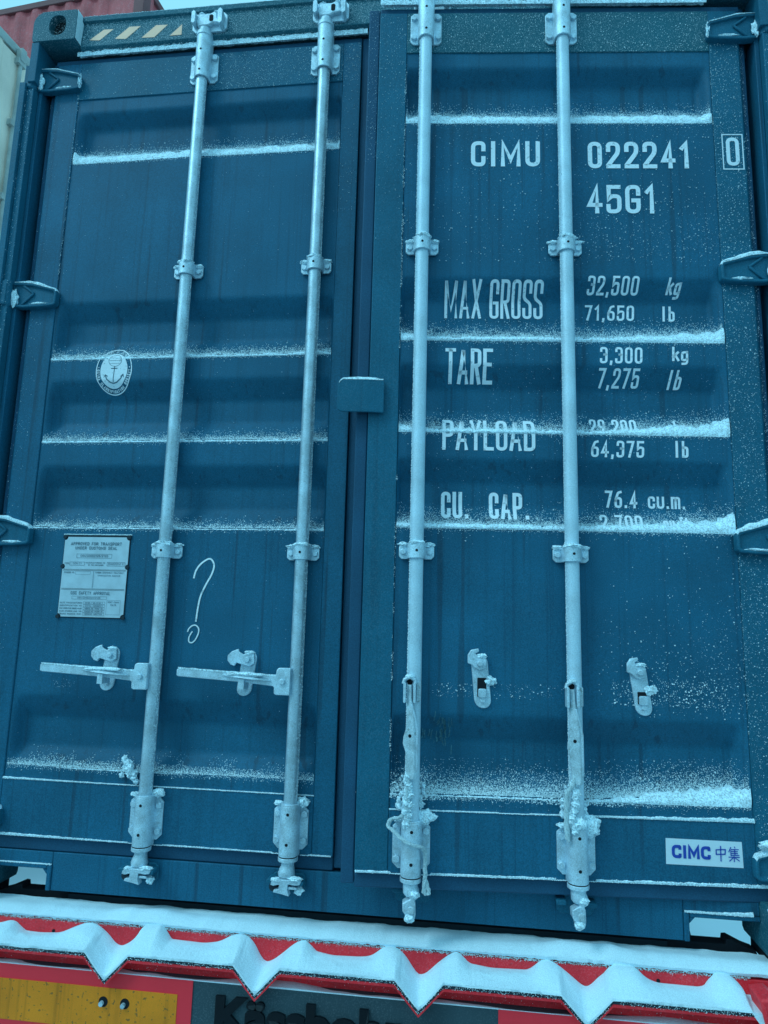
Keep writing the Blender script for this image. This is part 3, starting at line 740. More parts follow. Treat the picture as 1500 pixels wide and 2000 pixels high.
put('TIMBER COMPONENT TREATMENT', -.824, .922, -.732, .926, .0008); put('IMMUNIZATION ADDITIVE', -.815, .913, -.742, .917, .0008)
put('CSC SAFETY APPROVAL', -.898, .856, -.770, .866, .0014); rect(-.893, .842, -.780, .851, .0007); put('CHN/CCS50001/2125', -.875, .844, -.800, .849, .0008)
for i, (a, b_) in enumerate((('DATE MANUFACTURED', '06/2021'), ('IDENTIFICATION NO', 'CIMU 022241'), ('MAX OPERATING GROSS MASS', '32500 KG 71650 LB'), ('ALLOW STACKING LOAD 1.8G', '216000 KG 476190 LB'), ('TRANSV RACKING TEST', '150000 NEWTON'))):
    z = .833-i*.0085; put(a, -.930, z-.0045, -.858, z, .0008, .3); rect(-.853, z-.0058, -.784, z+.0018, .0006); put(b_, -.848, z-.004, -.790, z, .0008, .3)
rect(-.778, .797, -.734, .840, .0006); put('NEXT EXAM', -.775, .832, -.738, .837, .0008); put('DATE', -.765, .824, -.747, .829, .0008)
decal(V, F, lambda x, z: YD+.0, 'ink', 'lettering', LD, LO)
# classification emblem: rings, lettering round the rim, anchor under a globe
ecx, ecz, erx, erz = -.828, 1.580, .061, .0775
V = []; F = []
def addd(v, f):
    o = len(V); V.extend(v); F.extend([tuple(i+o for i in q) for q in f])
ell = lambda k, n=72: [(ecx+erx*k*cos(2*pi*i/n), ecz+erz*k*sin(2*pi*i/n)) for i in range(n)]
addd(*stroke2d(ell(.985), .0032, True))
n = 48; K = 10; vv = []; ff = []     # light inner oval
for j in range(K+1):
    for i in range(n): a = 2*pi*i/n; q = .76*j/K; vv.append((ecx+erx*q*cos(a), ecz+erz*q*sin(a)))
for j in range(K):
    for i in range(n): ff.append((j*n+i, j*n+(i+1) % n, (j+1)*n+(i+1) % n, (j+1)*n+i))
addd(vv, ff)
def arc_text(s, a0, a1, hgt, wd, flip):
    for i, c in enumerate(s):
        if c == ' ': continue
        a = a0+(a1-a0)*i/(len(s)-1); q = .87
        cx, cz = ecx+erx*q*cos(a), ecz+erz*q*sin(a)
        nx, nz = cos(a)/erx, sin(a)/erz; L_ = sqrt(nx*nx+nz*nz); nx, nz = nx/L_, nz/L_
        up = (-nx, -nz) if flip else (nx, nz); rt = (up[1], -up[0])
        w_ = hgt*.62; v, f = text2d(c, -w_/2, -hgt/2, w_/2, hgt/2, wd, 0, .1)
        addd([(cx+p*rt[0]+q2*up[0], cz+p*rt[1]+q2*up[1]) for p, q2 in v], f)
arc_text('CHINA CLASSIFICATION SOCIETY', pi+.0, 2*pi-.0, .0090, .0020, True)
for i, a in enumerate((2.25, 1.95, 1.57, 1.2, .9)):
    cx, cz = ecx+erx*.87*cos(a), ecz+erz*.87*sin(a)
    for q in range(2): addd(*stroke2d([(cx-.004, cz-.003+.006*q), (cx+.004, cz-.003+.006*q)], .0012, False, False))
    addd(*stroke2d([(cx, cz-.005), (cx, cz+.005)], .0012, False, False))
for a in (.15, pi-.15):
    cx, cz = ecx+erx*.87*cos(a), ecz+erz*.87*sin(a); addd(*stroke2d([(cx-.0015, cz), (cx+.0015, cz)], .003, False, False))
decal(V, F, panel_y, 'white', 'emblem', LD, LO)
V = []; F = []
addd(*stroke2d([(ecx+.002, ecz+.014), (ecx+.000, ecz-.040)], .0026, False, False)); addd(*stroke2d([(ecx-.010, ecz+.006), (ecx+.012, ecz+.006)], .003, False, False))
addd(*stroke2d([(ecx-.028+.0, ecz-.016), (ecx-.022, ecz-.030), (ecx-.010, ecz-.040), (ecx, ecz-.043), (ecx+.012, ecz-.040), (ecx+.026, ecz-.028), (ecx+.032, ecz-.016)], .0036, False, False))
addd(*stroke2d([(ecx-.032, ecz-.024), (ecx-.028, ecz-.015), (ecx-.020, ecz-.021)], .0022, False, False)); addd(*stroke2d([(ecx+.024, ecz-.022), (ecx+.033, ecz-.014), (ecx+.036, ecz-.025)], .0022, False, False))
addd(*stroke2d([(ecx+.002+.022*cos(2*pi*i/24), ecz+.033+.020*sin(2*pi*i/24)) for i in range(24)], .0012, True))
for q in (-.5, 0, .5): addd(*stroke2d([(ecx+.002-.020*sqrt(1-q*q), ecz+.033+.020*q), (ecx+.002+.020*sqrt(1-q*q), ecz+.033+.020*q)], .0009, False, False))
decal(V, F, lambda x, z: panel_y(x, z)-.0004, 'ink', 'emblem_device', LD, LO)
V = []; F = []
def smooth(pts, k=4):
    out = []
    P = [Vector(p) for p in pts]
    for i in range(len(P)-1):
        p0 = P[max(i-1, 0)]; p1 = P[i]; p2 = P[i+1]; p3 = P[min(i+2, len(P)-1)]
        for j in range(k):
            t = j/k; out.append(tuple(.5*((2*p1)+(p2-p0)*t+(2*p0-5*p1+4*p2-p3)*t*t+(3*p1-p0-3*p2+p3)*t**3)))
    out.append(tuple(P[-1])); return out
addd(*stroke2d(smooth([(-.508, .912), (-.503, .935), (-.490, .955), (-.470, .970), (-.458, .971), (-.449, .960), (-.447, .945), (-.454, .922), (-.468, .895), (-.482, .862), (-.488, .830), (-.491, .795), (-.492, .783)]), .0052, False, False, .05))
addd(*stroke2d(smooth([(-.516, .752), (-.512, .762), (-.502, .771), (-.491, .772), (-.482, .763), (-.482, .748), (-.490, .730), (-.500, .721), (-.509, .724), (-.510, .736), (-.504, .749), (-.500, .754)]), .0040, False, False, .05))
decal(V, F, panel_y, 'chalk', 'chalk_mark', LD, LO)

# ------------------------------------------------------------------ handles and catches
def catch(X, z0, z1, d, org, lean=0.0, hook='open', sg=1):
    """rounded catch plate with a slot, and a swinging hook riveted to its top"""
    b = MB().use('zinc'); hw = .0225; N = 10
    L_ = lambda x, z: (X+x+(z-z1)*lean, z)
    poly = [L_(hw*cos(a), z0+hw+hw*sin(a)) for a in np.linspace(pi, 2*pi, N)]+[L_(hw*cos(a), z1-hw+hw*sin(a)) for a in np.linspace(0, pi, N)]
    b.prism(poly, YD-.001, YD+.006)
    bx, bz = L_(0, z1-.024)
    y0 = YD-.003
    if hook == 'left':
        hk = [(.018, .016), (.020, -.010), (.006, -.020), (-.020, -.014), (-.034, -.010), (-.040, -.020), (-.052, -.016), (-.062, -.004), (-.062, .010), (-.050, .022), (-.030, .030), (-.028, .022), (-.014, .014), (.004, .022)]
    else:
        hk = [(.018, .010), (.016, -.012), (.0, -.018), (-.014, -.012), (-.022, -.004), (-.033, .000), (-.033, .022), (-.024, .036), (-.004, .040), (-.002, .032), (-.012, .026), (-.006, .018), (.006, .020)]
    b.prism([(bx+p, bz+q) for p, q in hk], y0-.010, y0-.002)
    b.cyl((bx, y0-.006, bz), (bx, y0-.020, bz), .0095, .008, n=14)
    sx_, sz_ = L_(0, z0+.050)
    if hook != 'left':
        b.use('black'); b.box(sx_-.012, sx_+.012, YD-.0035, YD+.001, sz_-.020, sz_+.030 if hook == 'open' else sz_+.012)
        b.use('zinc'); b.box(sx_-.010, sx_+.012, YD-.012, YD-.002, sz_-.022, sz_+.002, ch=.003)
    b.cyl((L_(0, z0+.022)[0], YD-.001, z0+.022), (L_(0, z0+.022)[0], YD-.008, z0+.022), .008, n=12)
    o = b.build('handle_catch', d, origin=org, bevel=.002, recalc=True)
    tr = (lambda p: rdoor(*p)) if sg > 0 else (lambda p: p)
    SNOW.blob(tr((bx+.004, y0-.006, bz+.020)), (.014, .008, .006), seed=X*7, amp=.5, n=7)
    if sg > 0:
        SNOW.blob(tr((bx+.030, YD-.004, bz-.045)), (.014, .006, .010), seed=X*3, amp=.7, n=7)
    return o
catch(.345, .574, .716, RD, RO, -.09, 'open', 1)
catch(.768, .567, .704, RD, RO, -.13, 'half', 1)
for xr, zoff in ((-R1, 0.0), (-R2, 0.0)):
    catch(xr-.146, .573, .702, LD, LO, .12, 'left', -1)
    b = MB().use('zinc')
    # flat lever: from the hub to its free end on the left
    zc = lambda x: .633+(x-xr)*-.022 if False else .624+(-(x-xr))*.040
    pts = [(xr-.347, 0), (xr-.040, 0)]
    yl = YD-.046
    e = xr-.349
    b.prism([(e, zc(e)-.009), (e+.006, zc(e)-.012), (xr-.14, zc(xr-.14)-.014), (xr-.05, zc(xr-.05)-.019), (xr-.05, zc(xr-.05)+.012), (xr-.14, zc(xr-.14)+.014), (e+.008, zc(e)+.011), (e, zc(e)+.008)], yl, yl+.010)
    # hub plate, lapping the rod
    b.prism([(xr-.056, .589), (xr-.050, .585), (xr-.010, .585), (xr-.010, .660), (xr-.044, .660), (xr-.050, .655), (xr-.052, .640), (xr-.062, .636), (xr-.062, .610), (xr-.056, .606)], yl-.006, yl+.012)
    b.cyl((xr-.032, yl-.006, .622), (xr-.032, yl-.013, .622), .0085, n=14)
    b.build('door_handle', LD, origin=LO, bevel=.002, recalc=True)
    c = MB().use('zinc')         # seal cover folded over the lever
    V = []; N = 16
    for i in range(N+1):
        t = i/N; x = xr-.212+t*.145; wv = sin(pi*t)**.7; z = zc(x)+.004-.006*t
        V += [(x, yl-.001, z+.010*wv), (x, yl-.020*wv-.001, z+.004*wv), (x, yl-.022*wv-.001, z-.002), (x, yl-.001, z-.006*wv)]
    Fq = []
    for i in range(N):
        for k in range(3): Fq.append((i*4+k, i*4+k+1, (i+1)*4+k+1, (i+1)*4+k))
    c.add(V, Fq); c.box(xr-.157, xr-.141, yl-.016, yl+.03, .598, .626); c.build('seal_cover', LD, origin=LO, bevel=.001, recalc=True)
    SNOW.blob((xr-.140, yl-.012, zc(xr-.14)+.010), (.055, .012, .006), seed=xr, amp=.35, n=10)
    V = []; Fq = []
    for i in range(41):
        x = e+.004+i*(.335/40); hh = .0035+.002*nz3(x*50, 3, 1)
        V += [(x, yl-.001, zc(x)+.010), (x, yl-.001, zc(x)+.011+hh), (x, yl+.010, zc(x)+.010+hh)]
    for i in range(40):
        for k in range(2): Fq.append((i*3+k, (i+1)*3+k, (i+1)*3+k+1, i*3+k+1))
    SNOW.add(V, Fq)
for xr in (R2, R1):              # right door: levers swung free, hanging down the rods
    yl = YD-.022-.019
    b = MB().use('zinc')
    # clevis round the lever head
    for s in (-1, 1): b.box(xr-.012+s*.013-.0035, xr-.012+s*.013+.0035, yl-.018, yl+.006, .588, .640, ch=.002)
    b.tube([(xr-.0285, yl-.008, .636), (xr-.026, yl-.008, .647), (xr-.012, yl-.008, .654), (xr+.002, yl-.008, .647), (xr+.003, yl-.008, .636)], .0052, n=10)
    b.use('zincd'); b.box(xr+.006, xr+.017, yl-.004, yl+.006, .590, .640, ch=.002)
    b.use('black'); b.cyl((xr-.012, yl-.002, .641), (xr-.012, yl+.004, .641), .008, n=12)
    b.build('handle_clevis', RD, origin=RO, bevel=.001, recalc=True)
    b = MB().use('zincd')
    path = [(-.012, .634, .006, -.010), (-.011, .600, .007, -.012), (-.009, .575, .010, -.014), (-.006, .550, .013, -.014), (-.005, .520, .015, -.014), (-.007, .500, .019, -.014), (-.007, .485, .020, -.014),
            (-.004, .465, .016, -.014), (-.003, .440, .0155, -.014), (-.002, .415, .014, -.014), (-.004, .398, .012, -.014)]
    V = []
    for x, z, hw, dy in path: V += [(xr+x-hw, yl+dy+.004, z), (xr+x+hw*.4, yl+dy-.004, z), (xr+x+hw, yl+dy+.002, z), (xr+x+hw, yl+dy+.012, z), (xr+x-hw, yl+dy+.012, z)]
    Fq = [(0, 1, 2, 3, 4)]
    for i in range(len(path)-1):
        for k in range(5): Fq.append((i*5+k, i*5+(k+1) % 5, (i+1)*5+(k+1) % 5, (i+1)*5+k))
    Fq.append(tuple(5*(len(path)-1)+k for k in range(5)))
    b.add(V, Fq)
    b.use('zinc'); b.tube([(xr-.006, yl-.016, .585), (xr+.004, yl-.014, .550), (xr+.010, yl-.014, .520), (xr+.010, yl-.013, .42)], .0035, n=8)
    b.use('black'); b.cyl((xr-.009, yl-.012, .505), (xr-.009, yl-.0165, .505), .0045, n=12)
    b.build('door_handle', RD, origin=RO, bevel=.0015, recalc=True)
    for i in range(16):
        z = .405-i*.008; k = i/15
        SNOW.blob(rdoor(xr-.008+random.uniform(-.006, .006)-.006*k, yl-.004+random.uniform(-.003, .003), z), (.008+.003*random.random(), .007, .008), seed=xr*31+i, amp=.7, n=6)
    SNOW.blob(rdoor(xr-.012, yl-.006, .655), (.012, .010, .006), seed=xr, n=7)

# ------------------------------------------------------------------ snow collected on the container
def bank(sg, z_edge, wfun, up, x0=XI+.002, x1=XO-.004, thick=.004):
    """strip of settled snow on the outward slope that ends at z_edge; wfun(x)=how far up the slope it reaches"""
    N = 300; V = []; F = []; K = 5
    for i in range(N+1):
        x = x0+(x1-x0)*i/N; wv = max(0, wfun(x))*(1+.35*fbm(x*30, z_edge*7, sg*3)+.40*nz3(x*160, z_edge, sg)*min(1, .010/max(.001, wfun(x))))
        th = thick*min(1, wv/.012)*(1+.3*nz3(x*70, 2, z_edge))
        for k in range(K+1):
            a = k/K; z = z_edge-.003+a*wv+.0022*nz3(x*230, a*3, z_edge*5)+.0016*nz3(x*90, 3, z_edge*5); y = panel_y(x, max(z, z_edge-.002))-th*sin(pi*min(1, .25+a*.75))
            if k == 0: y = panel_y(x, z_edge)-th*.2; z = z_edge-.004*min(1, wv/.006)
            if k == K: y = panel_y(x, z)+.0008
            V.append((x, y, z))
    for i in range(N):
        for k in range(K): F.append((i*(K+1)+k, (i+1)*(K+1)+k, (i+1)*(K+1)+k+1, i*(K+1)+k+1) if sg > 0 else (i*(K+1)+k, i*(K+1)+k+1, (i+1)*(K+1)+k+1, (i+1)*(K+1)+k))
    tr = (lambda p: rdoor(*p)) if sg > 0 else (lambda p: (-p[0], p[1], p[2]))
    SNOW.add([tr(p) for p in V], F)
FP = []; FS = []                 # flake points (world) and sizes
def fl(p, s): FP.append(p); FS.append(s)
def near_rod(x): return math.exp(-((abs(x)-R1)/.035)**2)+math.exp(-((abs(x)-R2)/.035)**2)
EDGE = [f[3] for f in FL]
LW = [lambda x: .036+.008*(x > .5), lambda x: .007+.018*near_rod(x)*.6, lambda x: .006+.014*near_rod(x)*.6, lambda x: .004+.010*near_rod(x), lambda x: .0]
RW = [lambda x: .040+.004*sin(x*9), lambda x: .015+.030*(x > .70)*(x-.70)/.35+.018*max(0, 1-(x-XI)/.05), lambda x: .013+.036*max(0, (x-.70)/.35)+.016*max(0, 1-(x-XI)/.05),
      lambda x: .014+.036*max(0, (x-.66)/.39), lambda x: .004+.046*max(0, (x-.62)/.43)]
LF = [.050, .036, .032, .030, .036]; RF = [.052, .055, .050, .052, .062]
LN = [14000, 13000, 11000, 10000, 9500]; RN = [15000, 16000, 15000, 15000, 23000]
for k in range(5):
    bank(-1, EDGE[k], LW[k], 1, thick=.0035); bank(1, EDGE[k], RW[k], 1, thick=.0045)
    for sg, W, Fr, Nn in ((-1, LW[k], LF[k], LN[k]), (1, RW[k], RF[k], RN[k])):
        xs = rng.uniform(XI+.003, XO-.006, Nn); u = rng.uniform(0, 1, Nn); ss = rng.uniform(.0005, .0015, Nn)
        for x, a, s in zip(xs, u, ss):
            wv = W(x); ext = Fr+.3*wv
            h_ = -math.log(max(1e-6, a))*ext*.26 + wv*.55
            if a > .91: h_ = -abs(rng.normal(0, .0055))
            if h_ > ext*1.5: continue
            if k < 4 and h_ > wv and fbm(x*34, h_*60, k*3+sg) < rng.uniform(-1.1, .15)+.4*(h_-wv)/ext: continue
            z = EDGE[k]+h_
            if k == 4 and h_ > .02 and sg < 0 and fbm(x*14, z*20, 1) < -.1: continue
            y = panel_y(x, z)-s*.5
            fl(rdoor(x, y, z) if sg > 0 else (-x, y, z), s*(1 if rng.uniform() > .06 else 1.7))
def ridge(sg, z, y0, dy, x0, x1, hfun, n=260, seed=0):
    """snow line lying on a narrow horizontal ledge (y0 back to y0-dy)"""
    V = []; F = []; K = 4
    for i in range(n+1):
        x = x0+(x1-x0)*i/n; hh = max(.0003, hfun(x)*(1+.35*fbm(x*45, z*3, seed)+.2*nz3(x*200, z, seed)))
        prf = [(y0-dy, z-.0005), (y0-dy-.001, z+hh*.55), (y0-dy*.6, z+hh), (y0-dy*.2, z+hh*.9), (y0+.002, z+hh*.4)]
        V += [(x, a, b_) for a, b_ in prf]
    for i in range(n):
        for k in range(K): F.append((i*5+k, (i+1)*5+k, (i+1)*5+k+1, i*5+k+1))
    tr = (lambda p: rdoor(*p)) if sg > 0 else ((lambda p: (-p[0], p[1], p[2])) if sg < 0 else (lambda p: p))
    SNOW.add([tr(p) for p in V], F)
    for i in range(int(n*6)):
        x = rng.uniform(x0, x1); fl(tr((x, y0-dy-rng.uniform(-.003, .002), z+rng.uniform(-.006, .8)*hfun(x))), rng.uniform(.0010, .0021))
gapR = lambda x, h_: h_*(0 if abs(x-R1) < .052 or abs(x-R2) < .052 else 1)
ridge(-1, ZB, YD+.004, .005, XI, XO, lambda x: .0022+.003*max(0, (x-.75)/.3), seed=1)
ridge(1, ZB, YD+.004, .005, XI, XO, lambda x: .0026 if not .40 < x < .48 else .0006, seed=2)
ridge(1, ZB, YD+.004, .006, .62, XO, lambda x: .004+.006*max(0, (x-.7)/.35), seed=3)
ridge(-1, .1525, YD+.010, .012, .055, 1.15, lambda x: gapR(x, .0035+.006*max(0, (x-.7)/.4)), seed=4)
ridge(1, .1525, YD+.010, .012, .026, 1.15, lambda x: gapR(x, .006+.004*max(0, (x-.6)/.5)), seed=5)
ridge(-1, 2.747, YD+.006, .016, .030, 1.070, lambda x: .026, seed=6)
ridge(1, 2.747, YD+.008, .018, .024, 1.050, lambda x: .024, seed=7)
ridge(0, 2.893, .05, .018, -1.05, 1.05, lambda x: .0015, seed=8)
ridge(0, .081, .053, .007, .872, 1.04, lambda x: .004+.006*max(0, (x-.95)/.1), seed=9, n=90)
ridge(-1, 1.041, YD+.006, .005, -px1-.006, -px0+.006, lambda x: .0025, seed=10, n=80)
ridge(0, .081, .053, .005, -1.05, -.872, lambda x: .002, seed=11, n=90)
SNOW.blob((1.085, -.004, .122), (.024, .014, .022), seed=4, amp=.5, n=10); SNOW.blob((1.10, .0, .145), (.022, .014, .014), seed=8, amp=.5, n=10)
SNOW.blob(rdoor(1.10, YD-.026, .260), (.045, .012, .014), seed=9, amp=.4, n=8)
# lumps on and beside the rods, low down
for x, z, r_ in ((-.668, .372, .012), (-.662, .358, .014), (-.652, .345, .013), (-.645, .333, .010), (-.676, .384, .008), (-.636, .322, .008), (-.681, .337, .007)):
    SNOW.blob((x, YD-.004, z), (r_, r_*.7, r_*.9), seed=x*90, amp=.7, n=7)
for X, sg in ((-R1, -1), (-R2, -1), (R2, 1), (R1, 1)):
    tr = (lambda p: rdoor(*p)) if sg > 0 else (lambda p: p)
    big = 1.0 if sg > 0 else .6
    SNOW.blob(tr((X+.034, YD-.012, .296)), (.022*big+.004, .012, .014*big+.003), seed=X, amp=.5, n=9)
    SNOW.blob(tr((X-.036, YD-.010, .289)), (.014, .010, .006), seed=X+8, amp=.5, n=8)
    if sg > 0:
        for i in range(14):
            a = rng.uniform(0, 1); SNOW.blob(tr((X+rng.choice([-1, 1])*rng.uniform(.016, .036), YD-.006, .31+a*.10)), (.0065*(1.2-a), .005, .008*(1.2-a)), seed=i+X*7, amp=.7, n=6)
        for i in range(520):
            dx = rng.normal(0, .05); fl(tr((X+dx, YD+.004, .335+abs(rng.normal(0, .035))*math.exp(-abs(dx)*9))), rng.uniform(.0014, .003))
SNOW.blob(rdoor(R1+.0, YD-.042, .300), (.020, .012, .016), seed=77, amp=.3, n=10)
SNOW.blob(rdoor(R1+.036, YD-.018, .285), (.020, .014, .022), seed=79, amp=.4, n=10)
# wind blown sprinkles on the doors, posts and header: (side, x0,x1,z0,z1, count, face offset, smin, smax, clumpiness)
def scatter(sg, x0, x1, z0, z1, n, yfun, s0=.0007, s1=.0017, clump=.0, wgt=None):
    k = 0
    while k < n:
        x = rng.uniform(min(x0, x1), max(x0, x1)); z = rng.uniform(z0, z1); k += 1
        if clump and fbm(x*9, z*9, sg*2.2+.3) < clump*rng.uniform(0, 1.0): continue
        if wgt and rng.uniform() > wgt(x, z): continue
        s = s0*.75+(s1-s0*.75)*rng.uniform()**3.2
        y = yfun(x, z)-s*.4
        fl(rdoor(x, y, z) if sg > 0 else ((-x, y, z) if sg < 0 else (x, y, z)), s)
fy = lambda x, z: YD
scatter(1, .026, .11, 1.9, 2.72, 900, fy, wgt=lambda x, z: (z-1.9)/.85)
scatter(1, XI, XO, ZT, 2.72, 3200, fy, .0007, .0020)
scatter(-1, .30, XO, ZT, 2.72, 900, fy, .0007, .0016); scatter(-1, .052, .62, ZT-.0, 2.72, 1500, fy, .0008, .0018)
scatter(-1, .052, .11, 2.1, 2.72, 260, fy)
scatter(1, 1.058, 1.143, .20, 2.70, 4200, fy, .0008, .0020)
scatter(1, 1.143, 1.160, .30, 2.60, 1500, lambda x, z: YD+.008, .0008, .0018)
scatter(1, .62, XO, 1.86, 2.32, 2600, panel_y, .0008, .0022, wgt=lambda x, z: .25+.75*math.exp(-((z-1.95)/.09)**2))
scatter(1, XI, .62, 1.86, 2.32, 700, panel_y, .0008, .0022)
scatter(1, .66, XO, .56, 1.06, 3200, panel_y, .0008, .0024, wgt=lambda x, z: max(0, min(1, (x-.62)/.4))*(.15+.85*math.exp(-((z-.66)/.14)**2)))
scatter(1, .22, .60, .60, .64, 260, panel_y, .0008, .0024); scatter(1, .70, 1.0, .59, .66, 500, panel_y, .0010, .0030)
scatter(1, .36, 1.05, 1.35, 1.62, 700, panel_y, .0006, .0013); scatter(1, .20, 1.05, 1.04, 1.34, 500, panel_y, .0006, .0013)
for z_e in EDGE: scatter(1, XI, XO, z_e-.05, z_e, 420, panel_y, .0007, .0016, wgt=lambda x, z: 1-(z_e-z)/.05)
scatter(-1, XI, XO, .40, 2.30, 900, panel_y, .0006, .0012)
scatter(-1, .86, .93, .575, .605, 30, panel_y, .001, .002)
scatter(-1, 1.10, 1.156, .3, 2.6, 500, fy, .0007, .0014)
for sg in (-1, 1): scatter(0, sg*1.19, sg*1.245, .2, 2.6, 1000, lambda x, z: .004, .0007, .0016)
scatter(-1, 1.052, 1.058, 1.9, 2.6, 260, fy, .0008, .0018); scatter(1, XI-.003, XI+.002, .4, 2.58, 1700, fy, .0008, .0020, clump=.25)
scatter(1, XO-.003, XO+.003, .5, 2.55, 520, fy, .0008, .0018)
scatter(1, -.010, .022, 2.2, 2.74, 320, lambda x, z: YD+.01, .0007, .0016)
scatter(0, -1.05, 1.05, 2.778, 2.872, 22000, hy, .0006, .0015)
for i in range(5200):            # frost on the inner side of the upper left casting
    fl((-1.0565, rng.uniform(.002, .045), rng.uniform(2.782, 2.895)), rng.uniform(.0007, .0017))
for i in range(900): fl((-1.0566+.0, .03+.015*rng.uniform(), rng.uniform(2.815, 2.89)), .0022)
scatter(0, -1.21, -1.06, 2.78, 2.895, 500, lambda x, z: 0, .0007, .0014)
# rime on the rods
for X, sg in ((-R1, -1), (-R2, -1), (R2, 1), (R1, 1)):
    n = 2600
    for i in range(n):
        z = rng.uniform(.30, 2.60)
        a = rng.normal(-.15 if sg < 0 else pi+.15, .30)
        s = rng.uniform(.0008, .0020)
        p = (X+cos(a)*.0192, YD-.022+sin(-abs(a)) *.0192*(1 if abs(sin(a)) > 0 else 1), z)
        p = (X+cos(a)*.0193, YD-.022-abs(sin(a))*.0193, z)
        fl(rdoor(*p) if sg > 0 else p, s)
def flake_mesh(name, P, Sz, label):
    P = np.array(P, float); Sz = np.array(Sz, float); n = len(P)
    base = np.array([(1, 0, 0), (-1, 0, 0), (0, 1, 0), (0, -1, 0), (0, 0, 1), (0, 0, -1)], float)
    tri = np.array([(0, 2, 4), (2, 1, 4), (1, 3, 4), (3, 0, 4), (2, 0, 5), (1, 2, 5), (3, 1, 5), (0, 3, 5)])
    q = rng.normal(size=(n, 4)); q /= np.linalg.norm(q, axis=1)[:, None]
    w_, x, y, z = q.T
    Rm = np.stack([1-2*(y*y+z*z), 2*(x*y-z*w_), 2*(x*z+y*w_), 2*(x*y+z*w_), 1-2*(x*x+z*z), 2*(y*z-x*w_), 2*(x*z-y*w_), 2*(y*z+x*w_), 1-2*(x*x+y*y)], 1).reshape(n, 3, 3)
    sc = rng.uniform(.5, 1.25, (n, 1, 3))
    V = np.einsum('nij,nkj->nki', Rm, base[None]*sc)*Sz[:, None, None]+P[:, None, :]
    F = (tri[None]+6*np.arange(n)[:, None, None]).reshape(-1)
    me = bpy.data.meshes.new(name); me.vertices.add(6*n); me.vertices.foreach_set('co', V.reshape(-1))
    me.loops.add(len(F)); me.loops.foreach_set('vertex_index', F)
    me.polygons.add(8*n); me.polygons.foreach_set('loop_start', np.arange(0, 24*n, 3)); me.polygons.foreach_set('loop_total', np.full(8*n, 3))
    me.update(); me.validate(); me.materials.append(M['flake'])
    o = bpy.data.objects.new(name, me); COL.objects.link(o); return tag(o, label, 'snow', kind='stuff')
flake_mesh('snow_crystals', FP, FS, 'loose snow crystals and rime sprinkled over the blue container doors and rods')
tag(SNOW.build('snow', smooth=60), 'white snow settled on the ledges, hinges, brackets and cams of the blue container doors', 'snow', kind='stuff')

# ------------------------------------------------------------------ frozen cords on the right door
def cord(name, pts, r, label):
    b = MB().use('rope'); P = smooth3(pts)
    for ph in (0, 2.1, 4.2):
        Q = []
        for i, p in enumerate(P):
            a = ph+i*.55; Q.append((p[0]+r*.55*cos(a), p[1]+r*.55*sin(a), p[2]+r*.2*sin(a*1.3)))
        b.tube(Q, [r*(.62+.30*nz3(p[0]*150, p[2]*150, ph)+.12*nz3(p[0]*500, p[2]*500, 1)) for p in Q], n=7)
    return tag(b.build(name), label, 'cord')
def smooth3(pts, k=5):
    P = [Vector(p) for p in pts]; out = []
    for i in range(len(P)-1):
        p0 = P[max(i-1, 0)]; p1 = P[i]; p2 = P[i+1]; p3 = P[min(i+2, len(P)-1)]
        for j in range(k):
            t = j/k; out.append(.5*((2*p1)+(p2-p0)*t+(2*p0-5*p1+4*p2-p3)*t*t+(3*p1-p0-3*p2+p3)*t**3))
    out.append(P[-1]); return out
yr = YD-.022
W = lambda x, y, z: rdoor(x, y, z)
cord('cord', [W(R2-.010, yr-.026, .40), W(R2-.014, yr-.026, .36), W(R2-.016, yr-.024, .32), W(R2-.030, yr-.016, .300), W(R2-.052, yr-.006, .292), W(R2-.060, yr-.006, .276), W(R2-.046, yr-.016, .266), W(R2-.026, yr-.026, .252),
              W(R2, yr-.033, .240), W(R2+.026, yr-.024, .232), W(R2+.036, yr-.014, .216), W(R2+.036, yr-.010, .18), W(R2+.038, yr-.012, .150), W(R2+.046, yr-.014, .128), W(R2+.044, yr-.016, .120), W(R2+.034, yr-.016, .124), W(R2+.036, yr-.014, .160)],
     .0052, 'frozen grey cord wound round a lower rod bracket near the middle of the doors')
cord('cord', [W(R1-.006, yr-.026, .435), W(R1-.014, yr-.028, .40), W(R1-.028, yr-.024, .375), W(R1-.031, yr-.022, .34), W(R1-.031, yr-.022, .300), W(R1-.029, yr-.024, .262)],
     .0065, 'stiff frozen cord hanging straight down beside the right rod of the ajar right door')

# ================================================================== TRAILER
tr_ = tag(empty('trailer', (0, 0, -.4)), 'red semi trailer rear with snowy V-grooved ledge and yellow marker plates under the blue container', 'trailer')
TO = (0, 0, -.4)
YW, YF = -.020, -.105
VX = [-1.007, -.605, -.206, .203, .601]
def zfl(x):                      # flange top profile with V grooves
    z = -.0705
    for c in VX: z = min(z, -.0705-.062*max(0, 1-abs(x-c)/.060))
    return z
b = MB().use('red'); XL, XR = -1.26, 1.035
b.box(XL, 1.27, YW, .055, -.16, -.036); b.build('rear_beam', tr_, origin=TO, bevel=.003)
xs = sorted(set([XL, XR]+[c+d_ for c in VX for d_ in (-.060, 0, .060)])); xs = [x for x in xs if XL <= x <= XR]
b = MB().use('red'); V = []; n = len(xs)
for x in xs: z = zfl(x); V += [(x, YF, z), (x, YW+.004, z), (x, YF, z-.007), (x, YW+.004, z-.007)]
Fq = []
for i in range(n-1):
    p = 4*i; q = p+4; Fq += [(p, q, q+1, p+1), (p+2, p+3, q+3, q+2)]
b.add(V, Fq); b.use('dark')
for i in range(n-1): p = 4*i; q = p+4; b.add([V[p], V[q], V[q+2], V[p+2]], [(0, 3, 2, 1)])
b.use('red')
